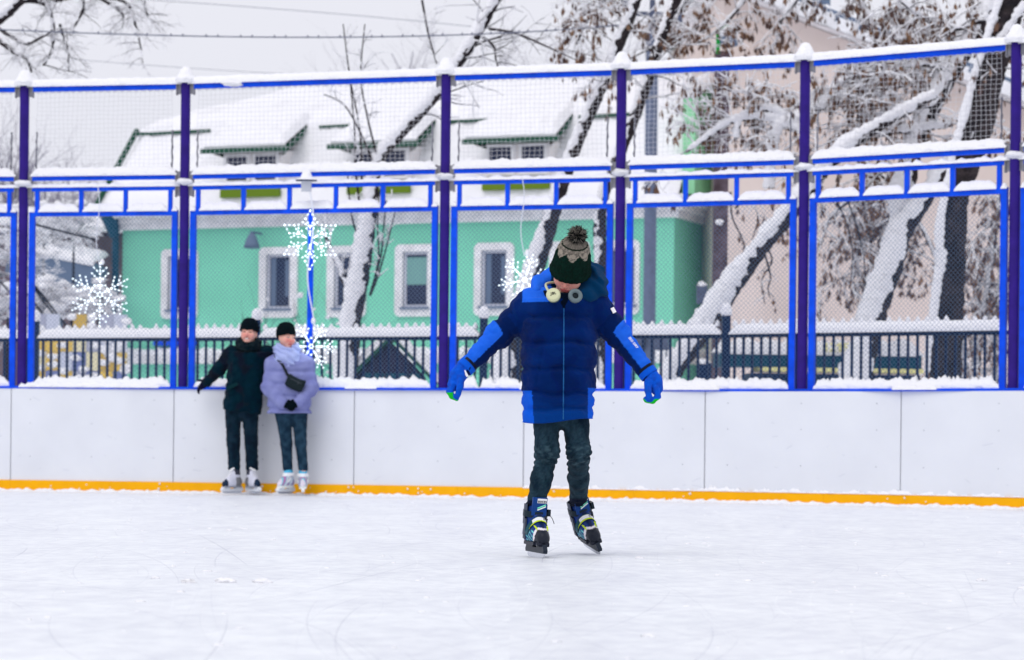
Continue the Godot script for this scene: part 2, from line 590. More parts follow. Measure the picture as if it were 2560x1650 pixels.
func build_boards() -> void:
	var t := thing("rink_boards", "white panelled rink boards with a yellow kick strip round the ice", "rink boards")
	var line := board_line(0.0)
	var kicks := [0.0, 0.45]
	dice.seed = 21
	for i in line.size() - 1:
		var a := line[i]; var b := line[i + 1]
		var d := (b - a).normalized()
		var n := d.cross(Vector3.UP) * -1.0
		if n.z < 0: n = -n
		var turn := Basis(d, Vector3.UP, n)
		var g := Geo.new()
		var w := (b - a).length() - 0.009
		g.box((a + b) * 0.5 - n * 0.01 + Vector3.UP * (BOARD_TOP * 0.5 - 0.05), Vector3(w, BOARD_TOP + 0.1, 0.02), turn)
		var p := part(t, "board_panel", g.mesh(), M.board)
		# small bolt heads and scuffs in each panel
		var s := Geo.new()
		for k in 3:
			for y: float in [0.38, 0.74, 1.0]:
				var at := a.lerp(b, 0.12 + 0.38 * k) + n * 0.0015 + Vector3.UP * y
				s.box(at, Vector3(0.008, 0.008, 0.003), turn)
		var sc := Geo.new()
		for k in 14:
			var at := a.lerp(b, dice.randf_range(0.04, 0.96)) + n * 0.0012 + Vector3.UP * dice.randf_range(0.17, 1.05) * (1.0 if k % 3 == 0 else 0.7)
			sc.box(at, Vector3(dice.randf_range(0.01, 0.14) * dice.randf(), dice.randf_range(0.002, 0.006), 0.002), turn * Basis(Vector3(0, 0, 1), dice.randf_range(-0.7, 0.7)))
		part(p, "scuffs", sc.mesh(), M.scuff, "stuff")
		var so := part(p, "bolt_heads", s.mesh(), M.seam)
		so.set_meta("kind", "stuff")
		var back := Geo.new()
		back.box((a + b) * 0.5 - n * 0.06 + Vector3.UP * BOARD_TOP * 0.5, Vector3((b - a).length() + 0.02, BOARD_TOP - 0.012, 0.06), turn)
		part(t, "backing", back.mesh(), M.seam)
	# kick strip: its own lengths, with joints elsewhere than the panels'
	var strip := board_line(0.0)
	var cuts := PackedVector3Array([strip[0]])
	for i in strip.size() - 1:
		cuts.append(strip[i].lerp(strip[i + 1], 0.62))
	cuts.append(strip[-1])
	for i in cuts.size() - 1:
		var g := Geo.new()
		var pts := PackedVector3Array([cuts[i]])
		if i > 0 and i < cuts.size() - 1: pts.append(strip[i])
		pts.append(cuts[i + 1])
		for k in pts.size() - 1:
			var d := (pts[k + 1] - pts[k]).normalized()
			var n := Vector3.UP.cross(d) * -1.0
			if n.z < 0: n = -n
			var gap := 0.004 if k == pts.size() - 2 else 0.0
			g.box((pts[k] + pts[k + 1]) * 0.5 + n * 0.0065 + Vector3.UP * 0.042, Vector3((pts[k + 1] - pts[k]).length() - gap, 0.156, 0.012), Basis(d, Vector3.UP, n))
		part(t, "kick_strip", g.mesh(), M.kick)
	# snow pushed against the foot of the boards and caught on the strip
	var g2 := Geo.new()
	g2.ridge(board_line(0.05), 0.16, 0.024, rough, 0.6, 0.03, 0.008)
	part(t, "snow_edge", g2.mesh(), M.snow, "stuff")
	var g3 := Geo.new()
	var up := PackedVector3Array()
	for q in board_line(0.008): up.append(q + Vector3.UP * 0.1195)
	g3.ridge(up.slice(4), 0.02, 0.022, rough, 1.2, 0.02, 0.012, 0.12)
	for k in 60:
		var q := fence_pos(dice.randf_range(-5.5, 5.2), 0.02)
		g3.blob(q + Vector3.UP * dice.randf_range(0.02, 0.1), Vector3.ONE * dice.randf_range(0.005, 0.014), rough, 0.5, 4, 6)
	part(t, "snow_crumbs", g3.mesh(), M.snow, "stuff")

func build_ice_lumps() -> void:
	dice.seed = 91
	var spots := [[470.0, 1457.0, 0.03], [563.0, 1456.0, 0.04], [655.0, 1457.0, 0.036], [1598.0, 1396.0, 0.02], [2452.0, 1452.0, 0.022], [572.0, 1327.0, 0.02], [1620.0, 1592.0, 0.02], [388.0, 1446.0, 0.016]]
	var names := ["leftmost of three snow lumps in a row on the ice below the couple", "middle of three snow lumps in a row on the ice below the couple", "rightmost of three snow lumps in a row on the ice below the couple", "small snow lump on the ice just right of the child's trailing skate", "lone snow lump on the ice near the right edge", "small snow lump on the ice close below the couple's skates", "flat icy lump near the bottom edge right of the child", "tiny snow lump left of the row of three"]
	for i in spots.size():
		var q: Array = spots[i]
		var far := EYE * FOCAL / (float(q[1]) - 1115.0 - (float(q[0]) - 1280.0) * ROLL)
		var p := spot(q[0], q[1], far)
		var g := Geo.new()
		var r: float = q[2]
		g.blob(Vector3(0, r * 0.1, 0), Vector3(r, r * 0.42, r * 0.8), rough, 0.4, 9, 14, 3.0 + i)
		g.blob(Vector3(r * 0.7, r * 0.05, 0.01), Vector3(r * 0.5, r * 0.25, r * 0.5), rough, 0.35, 7, 10, 2.0 + i)
		lone("snow_lump", g.mesh(), M.snow, names[i], "snow lump", Vector3(p.x, 0, p.z), "snow lumps lying on the ice")
	var c := Geo.new()
	for k in 260:
		var z := -dice.randf_range(6.8, 27.0)
		var r := dice.randf_range(0.003, 0.011)
		c.blob(Vector3(dice.randf_range(-0.2, 0.2) * -z, 0.0, z), Vector3(r * dice.randf_range(1.0, 2.2), r * 0.7, r), rough, 0.3, 4, 6, 4.0)
	var o := lone("ice_crumbs", c.mesh(), M.snow, "fine crumbs of snow scattered over the ice", "snow")
	o.set_meta("kind", "stuff")
	o.remove_meta("category")

func fence_pos(x: float, out := 0.0) -> Vector3:
	return Vector3(x, 0, fence_z(x) + out)

# wires of a mesh in the plane from a, along u (w long) and up (h high)
func diamond(g: Geo, a: Vector3, u: Vector3, w: float, h: float, pitch: float, r: float) -> void:
	var n := u.cross(Vector3.UP).normalized()
	var k := -int(h / pitch) - 1
	while k * pitch < w:
		var s := k * pitch
		var t0 := maxf(0.0, -s)
		var t1 := minf(h, w - s)
		if t1 - t0 > 0.01:
			g.rod(a + u * (s + t0) + Vector3.UP * t0 + n * 0.002, a + u * (s + t1) + Vector3.UP * t1 + n * 0.002, r, 4, -1.0, false)
			g.rod(a + u * (w - s - t0) + Vector3.UP * t0 - n * 0.002, a + u * (w - s - t1) + Vector3.UP * t1 - n * 0.002, r, 4, -1.0, false)
		k += 1

func build_fence() -> void:
	var t := thing("rink_fence", "tall blue framed rink fence with purple posts, netting and snow on its rails", "fence")
	var back := -0.07
	dice.seed = 31
	for i in POSTS.size():
		var p := Vector3(POSTS[i].x, 0, POSTS[i].y + back)
		var g := Geo.new()
		var top: float = 4.485
		g.rod(p + Vector3.UP * 0.3, p + Vector3.UP * top, 0.052, 20)
		var post := part(t, "post", g.mesh(), M.purple)
		var s := Geo.new()
		s.lathe(p + Vector3.UP * (top - 0.035), PackedVector2Array([Vector2(0.1, -0.03), Vector2(0.12, 0.0), Vector2(0.105, 0.035), Vector2(0.078, 0.075), Vector2(0.06, 0.115), Vector2(0.038, 0.145), Vector2(0.0, 0.158)]), 14)
		part(post, "snow_cap", s.mesh(), M.snow)
		s = Geo.new()
		s.blob(p + Vector3(0.0, LADDER_TOP + 0.035, 0.05), Vector3(0.1, 0.035, 0.06), rough, 0.5)
		part(post, "snow_clump", s.mesh(), M.snow)
		# clamps that hold the frames, left and right at three heights
		for y: float in [TOP_RAIL - 0.05, NET_RAIL - 0.035, LADDER_TOP - 0.05]:
			for side: float in [-1.0, 1.0]:
				var q: Vector2 = POSTS[clampi(i + int(side), 0, POSTS.size() - 1)] - POSTS[i]
				if q.length() < 0.01: continue
				var d := Vector3(q.x, 0, q.y).normalized()
				var b := Geo.new()
				b.box(p + d * 0.075 + Vector3.UP * y, Vector3(0.05, 0.13, 0.012), Basis(d, Vector3.UP, d.cross(Vector3.UP)))
				b.box(p + d * 0.098 + Vector3.UP * y, Vector3(0.012, 0.15, 0.045), Basis(d, Vector3.UP, d.cross(Vector3.UP)))
				part(post, "bracket", b.mesh(), M.zinc)
	for i in POSTS.size() - 1:
		var a := Vector3(POSTS[i].x, 0, POSTS[i].y + back)
		var b := Vector3(POSTS[i + 1].x, 0, POSTS[i + 1].y + back)
		var d := (b - a).normalized()
		var w := (b - a).length()
		var z := d.cross(Vector3.UP)
		var up := Vector3.UP
		# four long rails
		for r: Array in [[TOP_RAIL, 0.06, 0.105], [NET_RAIL, 0.055, 0.105], [LADDER_TOP, 0.05, 0.105], [LADDER_LOW, 0.056, 0.075]]:
			var g := Geo.new()
			var e: float = r[2]
			g.bar(a + d * e + up * (r[0] - r[1] * 0.5), b - d * e + up * (r[0] - r[1] * 0.5), r[1], 0.045)
			var rail := part(t, "rail", g.mesh(), M.blue)
			var s := Geo.new()
			var sa: Vector3 = a + d * (e - 0.02) + up * (float(r[0]) - 0.004)
			var sb: Vector3 = b - d * (e - 0.02) + up * (float(r[0]) - 0.004)
			if r[0] == TOP_RAIL:
				s.ridge(PackedVector3Array([a + d * 0.03 + up * (TOP_RAIL - 0.004), b - d * 0.03 + up * (TOP_RAIL - 0.004)]), 0.1, 0.078, rough, 0.09)
			elif r[0] == NET_RAIL:
				s.ridge(PackedVector3Array([sa, sb]), 0.09, 0.09, rough, 0.16, 0.03, 0.004)
			elif r[0] == LADDER_TOP:
				s.ridge(PackedVector3Array([sa - d * 0.05, sb + d * 0.05]), 0.075, 0.036, rough, 0.6, 0.04, 0.0, 0.5)
			else:
				var bars := ladder_bars(w)
				for k in bars.size() + 1:
					var t0: float = 0.075 if k == 0 else bars[k - 1] + 0.022
					var t1: float = w - 0.075 if k == bars.size() else bars[k] - 0.022
					s.ridge(PackedVector3Array([a + d * t0 + up * (LADDER_LOW - 0.004), a + d * t1 + up * (LADDER_LOW - 0.004)]), 0.085, 0.086, rough, 0.12, 0.025)
			part(rail, "snow", s.mesh(), M.snow)
		for x: float in ladder_bars(w):
			var g := Geo.new()
			g.bar(a + d * x + up * (LADDER_LOW - 0.001), a + d * x + up * (LADDER_TOP - 0.049), 0.042, 0.04, d)
			part(t, "ladder_bar", g.mesh(), M.blue)
		for x: float in [0.106, w - 0.106]:
			var g := Geo.new()
			g.bar(a + d * x + up * (BOARD_TOP + 0.001), a + d * x + up * (LADDER_LOW - 0.055), 0.062, 0.045, d)
			part(t, "side_bar", g.mesh(), M.blue)
			var rp := Geo.new()
			var xx := x + (0.04 if x < 1.0 else -0.04)
			var pts := PackedVector3Array(); var rad := PackedFloat32Array()
			for k in 14:
				pts.append(a + d * (xx + sin(k * 1.7) * 0.004) + up * lerpf(NET_RAIL, TOP_RAIL - 0.06, k / 25.0))
				rad.append(0.0095 + 0.003 * sin(k * 2.6))
			rp.tube(pts, rad, 6)
			part(t, "edge_rope", rp.mesh(), M.rope)
		var low := Geo.new()
		low.bar(a + up * (BOARD_TOP + 0.014) + z * 0.05, b + up * (BOARD_TOP + 0.014) + z * 0.05, 0.026, 0.075)
		var cap_rail := part(t, "bottom_rail", low.mesh(), M.blue)
		# square netting above
		var net := Geo.new()
		var n0 := 0.15
		var pitch := 0.0505
		var m := int((w - 2.0 * n0) / pitch)
		for k in m + 1:
			var x := n0 + (w - 2.0 * n0) * k / m
			var pts := PackedVector3Array(); var rad := PackedFloat32Array()
			for j in 9:
				var q := j / 8.0
				pts.append(a + d * (x + 0.006 * sin(q * 9.0 + k * 0.7)) + up * lerpf(NET_RAIL, TOP_RAIL - 0.055, q) + z * 0.012 * sin(q * PI))
				rad.append(0.0015)
			net.tube(pts, rad, 4, false)
		var rows := int((TOP_RAIL - NET_RAIL) / pitch)
		for k in rows:
			var y := NET_RAIL + (TOP_RAIL - 0.06 - NET_RAIL) * (k + 0.5) / rows
			var pts := PackedVector3Array(); var rad := PackedFloat32Array()
			for j in 15:
				var q := j / 14.0
				pts.append(a + d * lerpf(n0, w - n0, q) + up * (y + 0.005 * sin(q * 17.0 + k)) + z * 0.012 * sin(PI * (y - NET_RAIL)))
				rad.append(0.0015)
			net.tube(pts, rad, 4, false)
		# the border cord hangs in small loops under the top rail
		var loops := PackedVector3Array(); var lr := PackedFloat32Array()
		var many := int(w / 0.09) * 4
		for k in many + 1:
			loops.append(a + d * lerpf(0.12, w - 0.12, float(k) / many) + up * (TOP_RAIL - 0.075 + 0.014 * absf(cos(k * PI / 4.0))))
			lr.append(0.004)
		net.tube(loops, lr, 5)
		part(t, "netting", net.mesh(), M.cord, "stuff")
		# chain link below
		var wire := Geo.new()
		diamond(wire, a + d * 0.13 + up * (BOARD_TOP + 0.025), d, w - 0.26, LADDER_LOW - 0.056 - BOARD_TOP - 0.025, 0.0475, 0.0015)
		part(t, "chain_link", wire.mesh(), M.wire, "stuff")
		# snow caught behind the wire at the foot, ragged where it has slid
		var s2 := Geo.new()
		var gap := 0.0
		if i == 3: gap = 0.3
		s2.ridge(PackedVector3Array([a + d * 0.135 + up * (BOARD_TOP + 0.024), b - d * 0.135 + up * (BOARD_TOP + 0.024)]), 0.075, 0.1, rough, 0.25, 0.022, 0.026, gap)
		part(cap_rail, "snow", s2.mesh(), M.snow)
		# loose drifts on the ledge in front of the frame
		var s3 := Geo.new()
		for k in 3:
			var x := dice.randf_range(0.2, w - 0.7)
			var lw := dice.randf_range(0.25, 0.7)
			if i == 1 and k == 0: x = 0.0; lw = 1.2
			s3.ridge(PackedVector3Array([a + d * x + up * (BOARD_TOP + 0.022) + z * 0.065, a + d * minf(x + lw, w) + up * (BOARD_TOP + 0.022) + z * 0.065]), 0.06, 0.028 if not (i == 1 and k == 0) else 0.045, rough, 0.7, 0.025)
		part(cap_rail, "snow_drift", s3.mesh(), M.snow)
	# the upright in the wide bay that carries two of the lit snowflakes
	var c := spot(776, 700, 27.98)
	var g := Geo.new()
	g.bar(Vector3(c.x, BOARD_TOP, c.z), Vector3(c.x, LADDER_LOW - 0.056, c.z), 0.06, 0.04, Vector3.RIGHT)
	part(t, "middle_bar", g.mesh(), M.blue)
	var clod := Geo.new()
	clod.blob(spot(582, 211, 28.0) + Vector3(0, 0, 0.03), Vector3(0.11, 0.03, 0.05), rough, 0.5)
	part(t, "snow_clod", clod.mesh(), M.snow)

func ladder_bars(w: float) -> Array:
	var m := int(round((w - 0.32) / 0.487))
	var out := []
	for k in m + 1: out.append(0.16 + (w - 0.32) * k / m)
	return out

# ---------------------------------------------------------------- beyond the rink
func rounded(x0: float, y0: float, x1: float, y1: float, r: float, steps := 5) -> PackedVector2Array:
	var o := PackedVector2Array()
	for c: Array in [[x1 - r, y1 - r, 0.0], [x0 + r, y1 - r, 90.0], [x0 + r, y0 + r, 180.0], [x1 - r, y0 + r, 270.0]]:
		for k in steps + 1:
			var a := deg_to_rad(c[2] + 90.0 * k / steps)
			o.append(Vector2(c[0] + cos(a) * r, c[1] + sin(a) * r))
	return o

func frame_ring(g: Geo, outer: PackedVector2Array, inner: PackedVector2Array, z0: float, z1: float) -> void:
	var k := outer.size()
	for i in k:
		var j := (i + 1) % k
		var a := outer[i]; var b := outer[j]; var c := inner[j]; var d := inner[i]
		g.quad(Vector3(a.x, a.y, z1), Vector3(b.x, b.y, z1), Vector3(c.x, c.y, z1), Vector3(d.x, d.y, z1), Vector3(0, 0, 1))
		var n := Vector3((b - a).y, -(b - a).x, 0).normalized()
		g.quad(Vector3(a.x, a.y, z0), Vector3(b.x, b.y, z0), Vector3(b.x, b.y, z1), Vector3(a.x, a.y, z1), n)
		var m := -Vector3((c - d).y, -(c - d).x, 0).normalized()
		g.quad(Vector3(d.x, d.y, z0), Vector3(c.x, c.y, z0), Vector3(c.x, c.y, z1), Vector3(d.x, d.y, z1), m)

# a snow blanket on a sloping roof face: corners given from lower left, round
func blanket(g: Geo, a: Vector3, b: Vector3, c: Vector3, d: Vector3, thick: float, nu := 40, nv := 14, hang := 0.12) -> void:
	var n := (b - a).cross(d - a).normalized()
	if n.y < 0: n = -n
	var s0 := g.v.size()
	for j in nv + 1:
		for i in nu + 1:
			var u := float(i) / nu; var w := float(j) / nv
			var p := a.lerp(b, u).lerp(d.lerp(c, u), w)
			var e := minf(minf(u * nu, (1.0 - u) * nu), w * nv) / 1.5
			var h := thick * sqrt(clampf(e, 0.0, 1.0)) * (1.0 + 0.5 * rough.get_noise_3dv(p * 4.0))
			if j == 0:
				p += (a - d).normalized() * hang * (1.0 + 1.2 * rough.get_noise_3dv(p * 7.0))
			g.v.append(p + n * h); g.n.append(n); g.c.append(g.col)
	for j in nv:
		for i in nu:
			var q := s0 + j * (nu + 1) + i
			var tri := [q, q + nu + 2, q + 1, q, q + nu + 1, q + nu + 2]
			if (g.v[tri[1]] - g.v[tri[0]]).cross(g.v[tri[2]] - g.v[tri[0]]).dot(n) > 0: tri = [q, q + 1, q + nu + 2, q, q + nu + 2, q + nu + 1]
			for k: int in tri: g.ix.append(k)
	for j in nv + 1:
		for i in nu + 1:
			var q := s0 + j * (nu + 1) + i
			var ex := g.v[s0 + j * (nu + 1) + mini(i + 1, nu)] - g.v[s0 + j * (nu + 1) + maxi(i - 1, 0)]
			var ez := g.v[s0 + mini(j + 1, nv) * (nu + 1) + i] - g.v[s0 + maxi(j - 1, 0) * (nu + 1) + i]
			var m := ex.cross(ez).normalized()
			g.n[q] = m if m.dot(n) > 0 else -m
	# the blanket's lower lip
	for i in nu:
		var p := g.v[s0 + i]; var q := g.v[s0 + i + 1]
		g.quad(p, q, q - n * thick * 0.9, p - n * thick * 0.9, (a - d).normalized())

func house_window(h: Node3D, x0: float, x1: float, y0: float, y1: float, z: float, blind: bool) -> void:
	var cx := (x0 + x1) * 0.5
	var g := Geo.new()
	var gx0 := cx - 0.285; var gx1 := cx + 0.285
	frame_ring(g, rounded(x0, y0, x1, y1, 0.13), rounded(gx0 - 0.03, y0 + 0.2, gx1 + 0.03, y1 - 0.17, 0.02), z - 0.002, z + 0.07)
	var w := part(h, "window", g.mesh(), M.trim)
	var s := Geo.new()
	frame_ring(s, rounded(gx0 - 0.028, y0 + 0.202, gx1 + 0.028, y1 - 0.172, 0.01, 1), rounded(gx0 + 0.03, y0 + 0.27, gx1 - 0.03, y1 - 0.23, 0.01, 1), z - 0.08, z - 0.02)
	part(w, "sash", s.mesh(), M.sash)
	var p := Geo.new()
	p.box(Vector3(cx, (y0 + y1) * 0.5, z - 0.055), Vector3(gx1 - gx0 - 0.01, y1 - y0 - 0.42, 0.012))
	part(w, "pane", p.mesh(), M.glass)
	if not blind and int(x0 * 10.0) % 2 == 1:
		var cu := Geo.new()
		cu.box(Vector3(gx0 + 0.12, (y0 + y1) * 0.5, z - 0.044), Vector3(0.13, y1 - y0 - 0.5, 0.006))
		cu.box(Vector3(gx1 - 0.1, (y0 + y1) * 0.5 + 0.1, z - 0.044), Vector3(0.09, y1 - y0 - 0.8, 0.006))
		part(w, "curtain", cu.mesh(), M.slate)
	if blind:
		var b := Geo.new()
		b.box(Vector3(cx, (y0 + y1) * 0.5 + 0.22, z - 0.044), Vector3(gx1 - gx0 - 0.06, (y1 - y0) * 0.5 - 0.2, 0.006))
		part(w, "blind", b.mesh(), M.curtain)
	var l := Geo.new()
	l.box(Vector3(cx, y0 + 0.19, z + 0.05), Vector3(0.72, 0.045, 0.16))
	part(w, "sill", l.mesh(), M.slate)

func build_house() -> void:
	var h := thing("green_house", "mint green house with white window surrounds, snowy mansard roof and small dormers", "house", Vector3(-9.372, 0, -63.2))
	h.rotation.y = deg_to_rad(-22.03)
	var L := 13.9
	var wins := [[1.09, 2.07, false], [3.7, 4.7, false], [5.46, 6.46, false], [7.19, 8.22, true], [9.16, 10.13, false], [10.98, 11.94, false], [12.2, 13.12, false]]
	wins[6] = [12.3, 13.12, false]
	# the wall leaves an opening behind every window
	var g := Geo.new()
	var y0 := 0.3; var y1 := 5.6
	var wy0 := 3.48; var wy1 := 5.13
	var x := 0.0
	for w: Array in wins:
		var cx: float = (float(w[0]) + float(w[1])) * 0.5
		g.quad(Vector3(x, wy0 + 0.16, 0), Vector3(cx - 0.36, wy0 + 0.16, 0), Vector3(cx - 0.36, wy1 - 0.12, 0), Vector3(x, wy1 - 0.12, 0), Vector3(0, 0, 1))
		x = cx + 0.36
	g.quad(Vector3(x, wy0 + 0.16, 0), Vector3(L, wy0 + 0.16, 0), Vector3(L, wy1 - 0.12, 0), Vector3(x, wy1 - 0.12, 0), Vector3(0, 0, 1))
	g.quad(Vector3(0, 2.62, 0), Vector3(L, 2.62, 0), Vector3(L, wy0 + 0.16, 0), Vector3(0, wy0 + 0.16, 0), Vector3(0, 0, 1))
	g.quad(Vector3(0, wy1 - 0.12, 0), Vector3(L, wy1 - 0.12, 0), Vector3(L, y1 + 0.3, 0), Vector3(0, y1 + 0.3, 0), Vector3(0, 0, 1))
	g.box(Vector3(L * 0.5, 2.9, -5.2), Vector3(L - 0.02, 5.9, 10.0))
	g.quad(Vector3(L, 2.62, 0), Vector3(L, 2.62, -11), Vector3(L, 5.9, -11), Vector3(L, 5.9, 0), Vector3(1, 0, 0))
	g.quad(Vector3(0, 2.62, 0), Vector3(0, 2.62, -11), Vector3(0, 5.9, -11), Vector3(0, 5.9, 0), Vector3(-1, 0, 0))
	part(h, "wall", g.mesh(), M.green_wall)
	var gp := Geo.new()
	gp.box(Vector3(L * 0.5 + 0.02, 1.22, -5.4), Vector3(L + 0.2, 2.36, 11.1))
	part(h, "plinth", gp.mesh(), M.green_wall)
	var gl := Geo.new()
	gl.box(Vector3(L * 0.5 + 0.02, 2.51, 0.1), Vector3(L + 0.36, 0.22, 0.42))
	gl.box(Vector3(L + 0.12, 2.51, -5.4), Vector3(0.42, 0.22, 10.6))
	var ledge := part(h, "ledge", gl.mesh(), M.trim)
	var gs := Geo.new()
	gs.ridge(PackedVector3Array([Vector3(-0.1, 2.615, 0.14), Vector3(L + 0.15, 2.615, 0.14)]), 0.34, 0.16, rough, 0.4, 0.1)
	gs.ridge(PackedVector3Array([Vector3(L + 0.16, 2.615, 0.1), Vector3(L + 0.16, 2.615, -9)]), 0.3, 0.16, rough, 0.4, 0.1)
	part(ledge, "snow", gs.mesh(), M.snow)
	# stepped cornice under the eaves, along the front and round the right corner
	for st: Array in [[5.6, 0.16, 0.14], [5.75, 0.14, 0.26], [5.88, 0.16, 0.42]]:
		var gc := Geo.new()
		gc.box(Vector3(L * 0.5, st[0] + st[1] * 0.5, st[2] * 0.5), Vector3(L + 2.0 * st[2], st[1] - 0.006, st[2]))
		gc.box(Vector3(L + st[2] * 0.5, st[0] + st[1] * 0.5, -5.52), Vector3(st[2], st[1] - 0.006, 11.0))
		var corn := part(h, "cornice", gc.mesh(), M.trim)
		var cs := Geo.new()
		cs.ridge(PackedVector3Array([Vector3(-st[2], st[0] + st[1] - 0.004, st[2] - 0.06), Vector3(L + st[2], st[0] + st[1] - 0.004, st[2] - 0.06)]), 0.14, 0.05, rough, 0.6, 0.1)
		part(corn, "snow", cs.mesh(), M.snow)
	for w: Array in wins: house_window(h, w[0], w[1], wy0, wy1, 0.0, w[2])
	# roof: steep lower slope, shallow upper slope, a hip on the left and a gable on the right
	var gr := Geo.new()
	gr.quad(Vector3(-0.35, 6.05, 0.45), Vector3(L + 0.2, 6.05, 0.45), Vector3(L + 0.2, 8.1, -0.95), Vector3(0.0, 8.1, -0.95), Vector3(0, 0.5, 0.85).normalized())
	gr.quad(Vector3(0.0, 8.1, -0.95), Vector3(L + 0.2, 8.1, -0.95), Vector3(L + 0.2, 9.55, -5.2), Vector3(3.0, 9.55, -5.2), Vector3(0, 0.94, 0.33).normalized())
	gr.quad(Vector3(-0.35, 6.05, 0.45), Vector3(0.0, 8.1, -0.95), Vector3(0.0, 8.1, -9.5), Vector3(-0.35, 6.05, -11.0), Vector3(-0.9, 0.4, 0).normalized())
	gr.tri(Vector3(0.35, 8.1, -0.95), Vector3(3.0, 9.55, -5.2), Vector3(0.35, 8.1, -9.5), Vector3(-0.5, 0.86, 0).normalized())
	gr.quad(Vector3(0.35, 8.1, -9.5), Vector3(L + 0.2, 8.1, -9.5), Vector3(L + 0.2, 9.55, -5.2), Vector3(3.0, 9.55, -5.2), Vector3(0, 0.94, -0.33).normalized())
	var roof := part(h, "roof", gr.mesh(), M.roof_green)
	# the right end wall carries on up into a gable
	var gg := Geo.new()
	gg.plate(PackedVector2Array([Vector2(0.25, 6.1), Vector2(-10.6, 6.1), Vector2(-10.4, 8.2), Vector2(-5.2, 10.3), Vector2(0.25, 8.2)]), -0.14, 0.14)
	var gable := part(h, "gable", gg.mesh(), M.mint)
	var gcs := Geo.new()
	gcs.ridge(PackedVector3Array([Vector3(0.3, 8.2, 0.0), Vector3(-5.2, 10.3, 0.0)]), 0.4, 0.2, rough, 0.3, 0.1)
	part(gable, "snow", gcs.mesh(), M.snow)
	gable.rotation.y = -PI / 2.0
	gable.position = Vector3(L + 0.02, 0, 0)
	gable.transform = Transform3D(Basis(Vector3(0, 0, 1), Vector3.UP, Vector3(-1, 0, 0)), Vector3(L + 0.38, 0, -0.05))
	var gb := Geo.new()
	blanket(gb, Vector3(-0.42, 6.05, 0.46), Vector3(L + 0.24, 6.05, 0.46), Vector3(L + 0.24, 8.12, -0.95), Vector3(0.03, 8.12, -0.95), 0.16, 90, 14)
	blanket(gb, Vector3(-0.06, 8.08, -0.85), Vector3(L + 0.3, 8.08, -0.85), Vector3(L + 0.3, 9.57, -5.2), Vector3(2.9, 9.57, -5.2), 0.24, 90, 14)
	blanket(gb, Vector3(-0.05, 8.08, -9.5), Vector3(-0.05, 8.08, -0.85), Vector3(3.0, 9.57, -5.1), Vector3(3.0, 9.57, -5.3), 0.2, 30, 14)
	gb.ridge(PackedVector3Array([Vector3(3.0, 9.55, -5.2), Vector3(L + 0.2, 9.55, -5.2)]), 0.5, 0.26, rough, 0.3, 0.15)
	part(roof, "snow", gb.mesh(), M.snow)
	# the dark green drip edges that show where the snow has slid
	var ge := Geo.new()
	ge.bar(Vector3(-0.4, 6.1, 0.62), Vector3(-0.06, 8.1, -0.74), 0.1, 0.09)
	part(roof, "hip_edge", ge.mesh(), M.roof_green)
	for seg: Array in [[0.0, 2.0], [4.9, 6.4], [8.1, 9.2], [11.4, 12.9]]:
		ge = Geo.new()
		ge.bar(Vector3(seg[0], 7.98, -0.62), Vector3(seg[1], 8.0, -0.62), 0.07, 0.06)
		part(roof, "drip_edge", ge.mesh(), M.roof_green)
	for dx: Array in [[2.98, 4.42], [6.25, 7.72], [9.6, 11.1]]:
		var a: float = dx[0]; var b: float = dx[1]
		var gd := Geo.new()
		# front with two window openings built from strips
		var zz := 0.5
		gd.box(Vector3((a + b) * 0.5, 6.62, zz - 1.0), Vector3(b - a, 1.5, 1.9))
		var d := part(h, "dormer", gd.mesh(), M.cream)
		for q: float in [0.24, 0.76]:
			var gw := Geo.new()
			var cx := lerpf(a, b, q)
			frame_ring(gw, rounded(cx - 0.33, 6.6, cx + 0.33, 7.28, 0.01, 1), rounded(cx - 0.26, 6.66, cx + 0.26, 7.22, 0.01, 1), zz - 0.05, zz + 0.01)
			part(d, "window_frame", gw.mesh(), M.trim)
			var gq := Geo.new()
			gq.box(Vector3(cx, 6.94, zz - 0.05), Vector3(0.53, 0.57, 0.12))
			part(d, "pane", gq.mesh(), M.glass)
		var go := Geo.new()
		go.box(Vector3((a + b) * 0.5, 6.36, zz + 0.03), Vector3(b - a + 0.1, 0.2, 0.1))
		part(d, "apron", go.mesh(), M.olive)
		# shed roof: flares out from the break of the main roof
		var gt := Geo.new()
		gt.quad(Vector3(a - 0.42, 7.36, zz + 0.3), Vector3(b + 0.36, 7.36, zz + 0.3), Vector3(b + 0.1, 8.15, -0.95), Vector3(a - 0.1, 8.15, -0.95), Vector3(0, 0.8, 0.6).normalized())
		gt.bar(Vector3(a - 0.43, 7.33, zz + 0.32), Vector3(b + 0.37, 7.33, zz + 0.32), 0.11, 0.07)
		gt.quad(Vector3(b + 0.36, 7.36, zz + 0.3), Vector3(b + 0.1, 8.15, -0.95), Vector3(b + 0.02, 7.9, -0.95), Vector3(b + 0.02, 7.2, zz - 0.1), Vector3(1, 0, 0.1).normalized())
		gt.quad(Vector3(a - 0.42, 7.36, zz + 0.3), Vector3(a - 0.1, 8.15, -0.95), Vector3(a - 0.02, 7.9, -0.95), Vector3(a - 0.02, 7.2, zz - 0.1), Vector3(-1, 0, 0.1).normalized())
		part(d, "dormer_roof", gt.mesh(), M.roof_green)
		var gn := Geo.new()
		blanket(gn, Vector3(a - 0.38, 7.46, zz + 0.26), Vector3(b + 0.3, 7.46, zz + 0.26), Vector3(b + 0.08, 8.2, -0.98), Vector3(a - 0.08, 8.2, -0.98), 0.2, 26, 10, 0.02)
		part(d, "snow", gn.mesh(), M.snow)
	var gw2 := Geo.new()
	gw2.rod(Vector3(-0.1, 0.8, 0.16), Vector3(-0.1, 5.5, 0.16), 0.085, 10)
